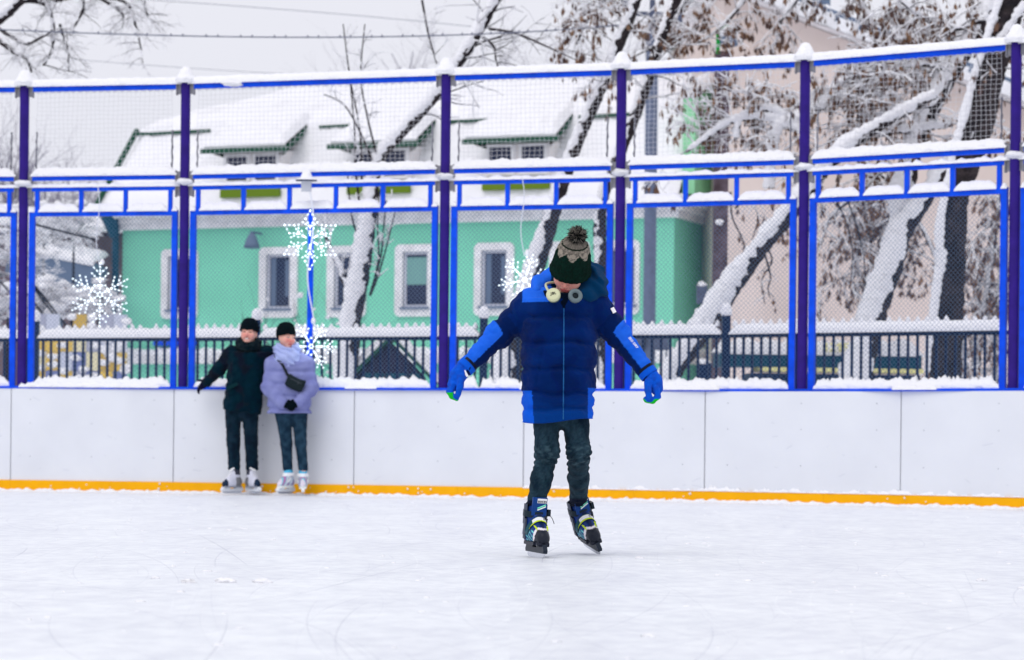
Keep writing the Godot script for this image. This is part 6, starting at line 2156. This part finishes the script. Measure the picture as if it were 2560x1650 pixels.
	for q: Vector3 in [lc + Vector3(-0.016, 0.006, -0.012), Vector3(-0.062, 0.014, 0.05), Vector3(-0.075, 0.03, 0.0), Vector3(-0.082, 0.07, -0.06), Vector3(0.0, 0.08, -0.12), Vector3(0.085, 0.07, -0.06), Vector3(0.078, 0.03, 0.0), Vector3(0.066, 0.012, 0.05), rc + Vector3(0.016, 0.006, -0.014)]:
		bp.append(q); br.append(0.0065)
	var sm := smooth_line(bp, br, 6)
	g.tube(sm[0], sm[1], 8)
	part(hp, "headband", g.mesh(), M.hard)

# ------------------------------------------------ the two at the boards
func man_at(cx: float, cy: float, z: float) -> Vector3:
	return Vector3((cx / 3.208 - 120.0) / 236.0, (455.0 - cy / 3.208) / 236.0, z)

func woman_at(cx: float, cy: float, z: float) -> Vector3:
	return Vector3((cx / 3.208 - 275.0) / 236.0, (455.0 - cy / 3.208) / 236.0, z)

func build_man() -> void:
	var t := thing("person", "laughing man in black parka and beanie leaning on the boards, one arm along them", "person", spot(580, 1235, 27.9))
	t.rotation.z = ROLL
	var lsh := man_at(385, 335, -0.02); var lel := man_at(272, 462, -0.1); var lwr := man_at(165, 562, -0.2)
	var rsh := man_at(665, 335, -0.04); var rel := man_at(765, 450, -0.12); var rwr := man_at(820, 560, -0.12)
	var coat := func(p: Vector3) -> float:
		var y := p.y
		var k := clampf((y - 0.86) / 0.6, 0.0, 1.0)
		var cx := lerpf(0.105, 0.175, k)
		var hw := lerpf(0.205, 0.2, k); var hd := lerpf(0.14, 0.13, k)
		var r := pow(pow(absf(p.x - cx) / hw, 2.4) + pow(absf(p.z) / hd, 2.4), 1.0 / 2.4)
		var d := (r - 1.0) * hd
		d = maxf(d, y - 1.49)
		d = smin(d, cap(p, man_at(480, 318, -0.01), lsh, 0.075, 0.08), 0.06)
		d = smin(d, cap(p, man_at(570, 318, -0.01), rsh, 0.075, 0.08), 0.06)
		d = maxf(d, 0.865 + (p.x - 0.1) * -0.12 - y)
		var e := smin(chain(p, PackedVector3Array([lsh, lel, lwr]), PackedFloat32Array([0.085, 0.07, 0.052]), 0.03), chain(p, PackedVector3Array([rsh, rel, rwr]), PackedFloat32Array([0.085, 0.07, 0.055]), 0.03), 0.01)
		d = smin(d, e, 0.03)
		d += 0.004 * exp(-pow((y - 1.18) / 0.012, 2.0)) + 0.005 * exp(-pow((p.x - lerpf(0.115, 0.178, k)) / 0.01, 2.0)) * smoothstep(0.0, 0.08, p.z)
		return d + 0.012 * wrinkle.get_noise_3d(p.x * 7.0, p.y * 9.0, p.z * 7.0) + 0.006 * wrinkle.get_noise_3dv(p * 22.0)
	var coat_c := func(p: Vector3, _n: Vector3) -> Color:
		return lin(14, 24, 38).lerp(lin(10, 38, 50), clampf(0.5 + wrinkle.get_noise_3dv(p * 5.0) + (1.2 - p.y), 0, 1))
	var lk := man_at(398, 1040, 0.02); var la := man_at(415, 1250, 0.0); var rk := man_at(540, 1040, 0.02); var ra := man_at(540, 1250, 0.0)
	var lh := man_at(395, 800, 0.0); var rh := man_at(530, 800, 0.0)
	var body := func(p: Vector3) -> float:
		var d := ell(p, Vector3(0.16, 1.25, -0.01), Vector3(0.15, 0.3, 0.1))
		d = smin(d, ell(p, Vector3(0.115, 0.93, 0), Vector3(0.14, 0.14, 0.1)), 0.06)
		d = smin(d, chain(p, PackedVector3Array([lh, lk, la]), PackedFloat32Array([0.07, 0.05, 0.035]), 0.03), 0.04)
		d = smin(d, chain(p, PackedVector3Array([rh, rk, ra]), PackedFloat32Array([0.07, 0.05, 0.035]), 0.03), 0.04)
		d = smin(d, chain(p, PackedVector3Array([lsh, lel, lwr]), PackedFloat32Array([0.055, 0.042, 0.03]), 0.03), 0.05)
		d = smin(d, chain(p, PackedVector3Array([rsh, rel, rwr]), PackedFloat32Array([0.055, 0.042, 0.03]), 0.03), 0.05)
		return smin(d, cap(p, man_at(520, 330, -0.01), man_at(522, 215, 0.0), 0.06, 0.055), 0.05)
	var skin_c := func(_p: Vector3, _n: Vector3) -> Color: return lin(226, 172, 156)
	var hb := Basis(Vector3(0, 0, 1), -0.06) * Basis(Vector3.UP, -0.12) * Basis(Vector3.RIGHT, -0.1)
	var hc := man_at(522, 182, 0.03)
	part(t, "body", merge([[nets(body, Vector3(-0.36, 0.2, -0.3), Vector3(0.6, 1.78, 0.16), 0.016, skin_c), Transform3D()], [head_mesh("man"), Transform3D(hb.scaled_local(Vector3.ONE * 1.04), hc)]]), M.skin)
	var co := part(t, "parka", nets(coat, Vector3(-0.4, 0.82, -0.34), Vector3(0.62, 1.62, 0.22), 0.011, coat_c), M.cloth)
	# pocket flap
	var g := Geo.new()
	g.col = lin(16, 50, 58)
	g.box(man_at(395, 600, 0.138), Vector3(0.13, 0.035, 0.012), Basis(Vector3(0, 0, 1), 0.45))
	part(co, "pocket_flap", g.mesh(), M.cloth)
	var scarf := func(p: Vector3) -> float:
		var c := man_at(518, 258, 0.0)
		var d := ell(p, c, Vector3(0.142, 0.095, 0.13))
		d = smin(d, ell(p, man_at(518, 290, 0.02), Vector3(0.12, 0.06, 0.13)), 0.04)
		d = -smin(-d, ell(p, hc + Vector3(0, 0.0, 0.02), Vector3(0.085, 0.13, 0.11)), 0.02)
		return d + 0.01 * wrinkle.get_noise_3d(p.x * 7.0, p.y * 26.0, p.z * 7.0)
	var dark := func(p: Vector3, _n: Vector3) -> Color: return lin(10, 22, 32).lerp(lin(34, 48, 50), clampf(0.2 + wrinkle.get_noise_3dv(p * 20.0), 0, 1))
	part(t, "collar", nets(scarf, Vector3(-0.01, 1.44, -0.18), Vector3(0.37, 1.75, 0.21), 0.008, dark), M.cloth)
	var trousers := func(p: Vector3) -> float:
		var d := ell(p, Vector3(0.115, 0.91, 0), Vector3(0.17, 0.13, 0.12))
		d = smin(d, chain(p, PackedVector3Array([lh, lk, man_at(402, 1262, -0.02)]), PackedFloat32Array([0.09, 0.068, 0.064]), 0.03), 0.02)
		d = smin(d, chain(p, PackedVector3Array([rh, rk, man_at(545, 1262, -0.02)]), PackedFloat32Array([0.09, 0.068, 0.064]), 0.03), 0.02)
		d = maxf(d, 0.25 - p.y)
		return d + 0.008 * wrinkle.get_noise_3d(p.x * 10.0, p.y * 26.0, p.z * 10.0)
	var tr_c := func(p: Vector3, _n: Vector3) -> Color: return lin(14, 32, 46).lerp(lin(26, 46, 60), clampf(0.4 + wrinkle.get_noise_3dv(p * 9.0), 0, 1))
	part(t, "trousers", nets(trousers, Vector3(-0.12, 0.2, -0.16), Vector3(0.36, 1.02, 0.16), 0.011, tr_c), M.cloth)
	var yarn := func(a: float, h: float, _q: float) -> Color:
		return lin(6, 16, 26).lerp(lin(12, 28, 38), clampf(0.5 + rough.get_noise_3d(cos(a) * 9.0, h * 40.0, sin(a) * 9.0), 0, 1))
	var hat := part(t, "beanie", cap_mesh(PackedVector2Array([Vector2(0.088, 0.03), Vector2(0.094, 0.024), Vector2(0.1, 0.034), Vector2(0.1, 0.06), Vector2(0.096, 0.09), Vector2(0.087, 0.118), Vector2(0.072, 0.144), Vector2(0.05, 0.163), Vector2(0.025, 0.172), Vector2(0.0, 0.174)]), 1.1, yarn, 0.0012, 56, 30), M.knit)
	hat.transform = Transform3D(hb, hc + hb * Vector3(0, 0.004, -0.014))
	# gloved hands: the left one lies on the top of the boards, the other is behind the woman's back
	for s in 2:
		var w := lwr if s == 0 else rwr
		var dir := (lwr - lel).normalized() if s == 0 else (rwr - rel).normalized()
		dir = (dir + Vector3(-0.3, -0.12, -0.1) if s == 0 else dir).normalized()
		var up := Vector3(0, 0.75, 0.65)
		up = (up - dir * up.dot(dir)).normalized()
		var side := dir.cross(up)
		var palm := PackedVector3Array([w, w + dir * 0.05, w + dir * 0.095])
		var fingers := []
		for k in 4:
			var o := side * (0.033 - 0.022 * k)
			var l: float = [0.07, 0.078, 0.074, 0.06][k]
			fingers.append(PackedVector3Array([w + dir * 0.09 + o * 0.9, w + dir * (0.09 + l * 0.45) + o + up * 0.004, w + dir * (0.09 + l * 0.8) + o - up * 0.01, w + dir * (0.09 + l) + o - up * 0.026]))
		var thumb := PackedVector3Array([w + dir * 0.03 + side * 0.03 + up * 0.01, w + dir * 0.055 + side * 0.05 + up * 0.04, w + dir * 0.08 + side * 0.052 + up * 0.058])
		var f := func(p: Vector3) -> float: return glove_field(p, palm, PackedFloat32Array([0.034, 0.034, 0.03]), fingers, thumb, 0.0115)
		var gl := func(_p: Vector3, _n: Vector3) -> Color: return lin(14, 18, 44)
		var c := w + dir * 0.08
		part(t, "glove", nets(f, c - Vector3.ONE * 0.15, c + Vector3.ONE * 0.15, 0.0055, gl), M.cloth)
	skate(t, Transform3D(Basis(Vector3.UP, -0.75), man_at(388, 1455, 0.03)), "man")
	skate(t, Transform3D(Basis(Vector3.UP, 0.62), man_at(556, 1455, 0.03)), "man")

func build_woman() -> void:
	var t := thing("person", "woman in lavender puffer jacket, pale scarf and black beanie with clasped hands, looking sideways", "person", spot(735, 1236, 27.75))
	t.rotation.z = ROLL
	var lsh := woman_at(712, 425, 0.0); var lel := woman_at(690, 610, 0.05); var lwr := woman_at(800, 735, 0.17)
	var rsh := woman_at(985, 425, 0.0); var rel := woman_at(1015, 610, 0.05); var rwr := woman_at(935, 730, 0.17)
	var coat := func(p: Vector3) -> float:
		var y := p.y
		var k := clampf((y - 0.85) / 0.5, 0.0, 1.0)
		var hw := lerpf(0.21, 0.185, k); var hd := lerpf(0.15, 0.13, k)
		var r := pow(pow(absf(p.x + 0.05) / hw, 2.3) + pow(absf(p.z) / hd, 2.3), 1.0 / 2.3)
		var d := (r - 1.0) * hd
		d = maxf(d, y - 1.37)
		d = smin(d, cap(p, woman_at(800, 375, 0.0), lsh, 0.07, 0.07), 0.06)
		d = smin(d, cap(p, woman_at(895, 375, 0.0), rsh, 0.07, 0.07), 0.06)
		var near := 1.0
		for s: float in [0.9, 1.03, 1.16, 1.29]: near = minf(near, absf(y - s))
		d -= 0.018 * (1.0 - exp(-pow(near / 0.02, 2.0)))
		d = maxf(d, 0.852 - y)
		var e := 1e3
		for arm: Array in [[lsh, lel, lwr], [rsh, rel, rwr]]:
			var q := chain(p, PackedVector3Array(arm), PackedFloat32Array([0.072, 0.076, 0.056]), 0.04)
			var s: float = (p - arm[0]).dot((arm[1] - arm[0]).normalized())
			if p.y > arm[1].y: q -= 0.01 * absf(sin(s * PI / 0.1))
			else: q -= 0.008 * absf(sin((p - arm[1]).dot((arm[2] - arm[1]).normalized()) * PI / 0.1))
			e = minf(e, q)
		d = smin(d, e, 0.018)
		return d + 0.004 * wrinkle.get_noise_3dv(p * 9.0) + 0.003 * wrinkle.get_noise_3dv(p * 26.0)
	var coat_c := func(p: Vector3, _n: Vector3) -> Color: return lin(142, 148, 200).lerp(lin(124, 130, 186), clampf(0.5 + wrinkle.get_noise_3dv(p * 6.0), 0, 1))
	var lh := woman_at(795, 800, 0.0); var lk := woman_at(822, 1050, 0.02); var la := woman_at(837, 1285, 0.0)
	var rh := woman_at(925, 800, 0.0); var rk := woman_at(937, 1050, 0.02); var ra := woman_at(957, 1285, 0.0)
	var body := func(p: Vector3) -> float:
		var d := ell(p, Vector3(-0.05, 1.2, 0), Vector3(0.13, 0.27, 0.09))
		d = smin(d, ell(p, Vector3(-0.035, 0.9, 0), Vector3(0.14, 0.13, 0.1)), 0.06)
		d = smin(d, chain(p, PackedVector3Array([lh, lk, la]), PackedFloat32Array([0.07, 0.048, 0.032]), 0.03), 0.04)
		d = smin(d, chain(p, PackedVector3Array([rh, rk, ra]), PackedFloat32Array([0.07, 0.048, 0.032]), 0.03), 0.04)
		d = smin(d, chain(p, PackedVector3Array([lsh, lel, lwr]), PackedFloat32Array([0.05, 0.04, 0.028]), 0.03), 0.05)
		d = smin(d, chain(p, PackedVector3Array([rsh, rel, rwr]), PackedFloat32Array([0.05, 0.04, 0.028]), 0.03), 0.05)
		return smin(d, cap(p, woman_at(838, 370, 0.0), woman_at(832, 240, 0.01), 0.055, 0.05), 0.05)
	var skin_c := func(_p: Vector3, _n: Vector3) -> Color: return lin(226, 172, 156)
	var hb := Basis(Vector3(0, 0, 1), -0.08) * Basis(Vector3.UP, 0.62) * Basis(Vector3.RIGHT, 0.04)
	var hc := woman_at(826, 218, 0.03)
	part(t, "body", merge([[nets(body, Vector3(-0.36, 0.2, -0.15), Vector3(0.3, 1.72, 0.24), 0.016, skin_c), Transform3D()], [head_mesh("woman"), Transform3D(hb.scaled_local(Vector3.ONE), hc)]]), M.skin)
	part(t, "puffer_jacket", nets(coat, Vector3(-0.42, 0.81, -0.2), Vector3(0.34, 1.54, 0.28), 0.0105, coat_c), M.cloth)
	var scarf := func(p: Vector3) -> float:
		var d := ell(p, woman_at(828, 300, 0.01), Vector3(0.148, 0.08, 0.125))
		d = smin(d, ell(p, woman_at(835, 370, 0.05), Vector3(0.142, 0.08, 0.12)), 0.05)
		d = smin(d, ell(p, woman_at(862, 425, 0.1), Vector3(0.06, 0.04, 0.05)), 0.06)
		d = -smin(-d, ell(p, hc + Vector3(0.015, 0.005, 0.03), Vector3(0.085, 0.115, 0.11)), 0.02)
		return d + 0.012 * sin((p.y * 1.0 + p.x * 0.55) * 95.0 + 4.0 * wrinkle.get_noise_3dv(p * 5.0)) * 0.6 + 0.008 * wrinkle.get_noise_3dv(p * 14.0)
	var scarf_c := func(_p: Vector3, _n: Vector3) -> Color: return lin(172, 184, 232)
	part(t, "scarf", nets(scarf, Vector3(-0.27, 1.28, -0.17), Vector3(0.16, 1.63, 0.23), 0.008, scarf_c), M.cloth)
	var leg := func(p: Vector3) -> float:
		var d := ell(p, Vector3(-0.035, 0.88, 0), Vector3(0.17, 0.13, 0.125))
		d = smin(d, chain(p, PackedVector3Array([lh, lk, woman_at(833, 1285, -0.015)]), PackedFloat32Array([0.088, 0.06, 0.05]), 0.03), 0.02)
		d = smin(d, chain(p, PackedVector3Array([rh, rk, woman_at(957, 1285, -0.015)]), PackedFloat32Array([0.088, 0.06, 0.05]), 0.03), 0.02)
		d = maxf(d, 0.25 - p.y)
		return d + 0.005 * wrinkle.get_noise_3d(p.x * 10.0, p.y * 30.0, p.z * 10.0)
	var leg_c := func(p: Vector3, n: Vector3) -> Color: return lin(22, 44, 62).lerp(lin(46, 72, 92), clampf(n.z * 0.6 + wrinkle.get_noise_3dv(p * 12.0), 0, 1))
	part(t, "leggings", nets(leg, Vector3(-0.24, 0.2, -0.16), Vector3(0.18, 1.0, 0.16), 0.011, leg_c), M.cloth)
	var yarn := func(a: float, h: float, _q: float) -> Color:
		return lin(5, 18, 24).lerp(lin(12, 30, 36), clampf(0.5 + rough.get_noise_3d(cos(a) * 9.0, h * 40.0, sin(a) * 9.0), 0, 1))
	var hat := part(t, "beanie", cap_mesh(PackedVector2Array([Vector2(0.086, 0.028), Vector2(0.092, 0.02), Vector2(0.099, 0.03), Vector2(0.1, 0.06), Vector2(0.097, 0.092), Vector2(0.089, 0.122), Vector2(0.074, 0.149), Vector2(0.052, 0.168), Vector2(0.026, 0.177), Vector2(0.0, 0.179)]), 1.12, yarn, 0.0012, 56, 30), M.knit)
	hat.transform = Transform3D(hb * Basis(Vector3.RIGHT, -0.24), hc + hb * Vector3(0, -0.006, -0.014))
	# hands clasped in front
	for s: float in [-1.0, 1.0]:
		var w := lwr if s < 0 else rwr
		var mid := (lwr + rwr) * 0.5 + Vector3(s * 0.006, -0.035, 0.03 + 0.012 * s)
		var dir := (mid - w).normalized()
		var up := Vector3(0, 0.2, 1); up = (up - dir * up.dot(dir)).normalized()
		var side := up.cross(dir) * -s
		var palm := PackedVector3Array([w, w + dir * 0.045, w + dir * 0.085])
		var fingers := []
		for k in 4:
			var o := side * (0.03 - 0.02 * k)
			var l: float = [0.06, 0.066, 0.062, 0.05][k]
			fingers.append(PackedVector3Array([w + dir * 0.08 + o * 0.9, w + dir * (0.08 + l * 0.4) + o - up * 0.002, w + dir * (0.08 + l * 0.75) + o - up * 0.016, w + dir * (0.08 + l * 0.85) + o - up * 0.032]))
		var thumb := PackedVector3Array([w + dir * 0.03 + side * 0.03, w + dir * 0.06 + side * 0.044 + up * 0.012, w + dir * 0.09 + side * 0.04 + up * 0.014])
		var f := func(p: Vector3) -> float: return glove_field(p, palm, PackedFloat32Array([0.038, 0.034, 0.03]), fingers, thumb, 0.0115)
		var gl := func(_p: Vector3, _n: Vector3) -> Color: return lin(10, 16, 22)
		var c := w + dir * 0.07
		part(t, "glove", nets(f, c - Vector3.ONE * 0.14, c + Vector3.ONE * 0.14, 0.0055, gl), M.cloth)
	skate(t, Transform3D(Basis(Vector3.UP, -0.55), woman_at(818, 1455, 0.03)), "woman")
	skate(t, Transform3D(Basis(Vector3.UP, 0.08), woman_at(955, 1460, 0.03)), "woman")
	# cross-body pouch
	var at := woman_at(905, 575, 0.185)
	var b := thing("pouch", "small black cross body pouch on the woman's lavender jacket", "bag", t.transform * at)
	b.rotation.z = ROLL
	var bag := func(p: Vector3) -> float:
		var q := Basis(Vector3(0, 0, 1), 0.42) * p
		var e := Vector3(absf(q.x) - 0.075, absf(q.y + 0.012 * cos(q.x * 18.0)) - 0.042, absf(q.z) - 0.012)
		return Vector3(maxf(e.x, 0), maxf(e.y, 0), maxf(e.z, 0)).length() + minf(maxf(e.x, maxf(e.y, e.z)), 0.0) - 0.024 + 0.004 * wrinkle.get_noise_3dv(p * 30.0)
	var bag_c := func(_p: Vector3, _n: Vector3) -> Color: return lin(18, 30, 36)
	part(b, "pouch_body", nets(bag, Vector3(-0.14, -0.13, -0.06), Vector3(0.14, 0.13, 0.06), 0.006, bag_c), M.hard)
	var g := Geo.new()
	g.col = lin(70, 76, 84)
	var tilt := Basis(Vector3(0, 0, 1), -0.42)
	g.box(tilt * Vector3(0, 0.02, 0.036), Vector3(0.13, 0.006, 0.004), tilt)
	g.box(tilt * Vector3(0.03, 0.008, 0.038), Vector3(0.008, 0.024, 0.004), tilt)
	part(b, "zip", g.mesh(), M.hard)
	g = Geo.new()
	g.col = lin(16, 24, 30)
	var pts := [tilt * Vector3(-0.09, 0.03, -0.01), woman_at(835, 500, 0.165) - at, woman_at(800, 430, 0.15) - at, woman_at(740, 365, 0.09) - at, woman_at(730, 340, 0.0) - at]
	for i in pts.size() - 1: g.bar(pts[i], pts[i + 1], 0.028, 0.006, Vector3(0, 0.3, 1).cross(pts[i + 1] - pts[i]).normalized())
	part(b, "strap", g.mesh(), M.hard)

func build_people() -> void:
	build_child()
	build_man()
	build_woman()

func _ready() -> void:
	# camera
	var cam := Camera3D.new()
	cam.name = "camera"
	cam.projection = Camera3D.PROJECTION_FRUSTUM
	cam.position = Vector3(0, EYE, 0)
	cam.rotation = Vector3(0, 0, ROLL)
	var lens := CameraAttributesPhysical.new()
	lens.frustum_focus_distance = 13.05
	lens.frustum_focal_length = 96.0
	lens.frustum_near = 0.5
	lens.frustum_far = 900.0
	lens.exposure_aperture = 4.8
	cam.attributes = lens
	cam.near = 0.5
	cam.far = 900.0
	cam.size = 2.0 * 0.5 * 825.0 / FOCAL
	cam.frustum_offset = Vector2(0, SHIFT * 0.5)
	add_child(cam)
	cam.current = true
	# sky: an even bright overcast
	var we := WorldEnvironment.new()
	we.name = "environment"
	var env := Environment.new()
	env.background_mode = Environment.BG_SKY
	var sky := Sky.new()
	var sm := ProceduralSkyMaterial.new()
	sm.sky_top_color = Color(0.965, 0.968, 1.0)
	sm.sky_horizon_color = Color(0.912, 0.916, 0.955)
	sm.sky_curve = 0.25
	sm.ground_bottom_color = Color(0.85, 0.86, 0.9)
	sm.ground_horizon_color = Color(0.92, 0.92, 0.96)
	sm.sun_angle_max = 1.0
	sky.sky_material = sm
	env.sky = sky
	env.background_energy_multiplier = 1.0
	env.tonemap_mode = Environment.TONE_MAPPER_LINEAR
	env.tonemap_exposure = 0.97
	env.sdfgi_enabled = true
	env.ssao_enabled = true
	env.ssil_enabled = true
	we.environment = env
	add_child(we)
	var sun := DirectionalLight3D.new()
	sun.name = "sun"
	sun.light_energy = 0.34
	sun.light_angular_distance = 40.0
	sun.light_color = Color(1.0, 0.985, 0.97)
	sun.sky_mode = DirectionalLight3D.SKY_MODE_LIGHT_ONLY
	sun.shadow_enabled = true
	sun.rotation_degrees = Vector3(-52, -28, 0)
	add_child(sun)
	rough.seed = 7; rough.frequency = 1.0; rough.fractal_octaves = 2
	wrinkle.seed = 19; wrinkle.frequency = 1.0; wrinkle.fractal_octaves = 2
	make_materials()
	build_ground()
	build_boards()
	build_ice_lumps()
	build_fence()
	build_house()
	build_beige()
	build_left_background()
	build_railing()
	build_poles()
	build_bench_stage()
	build_trees()
	build_lights()
	build_people()
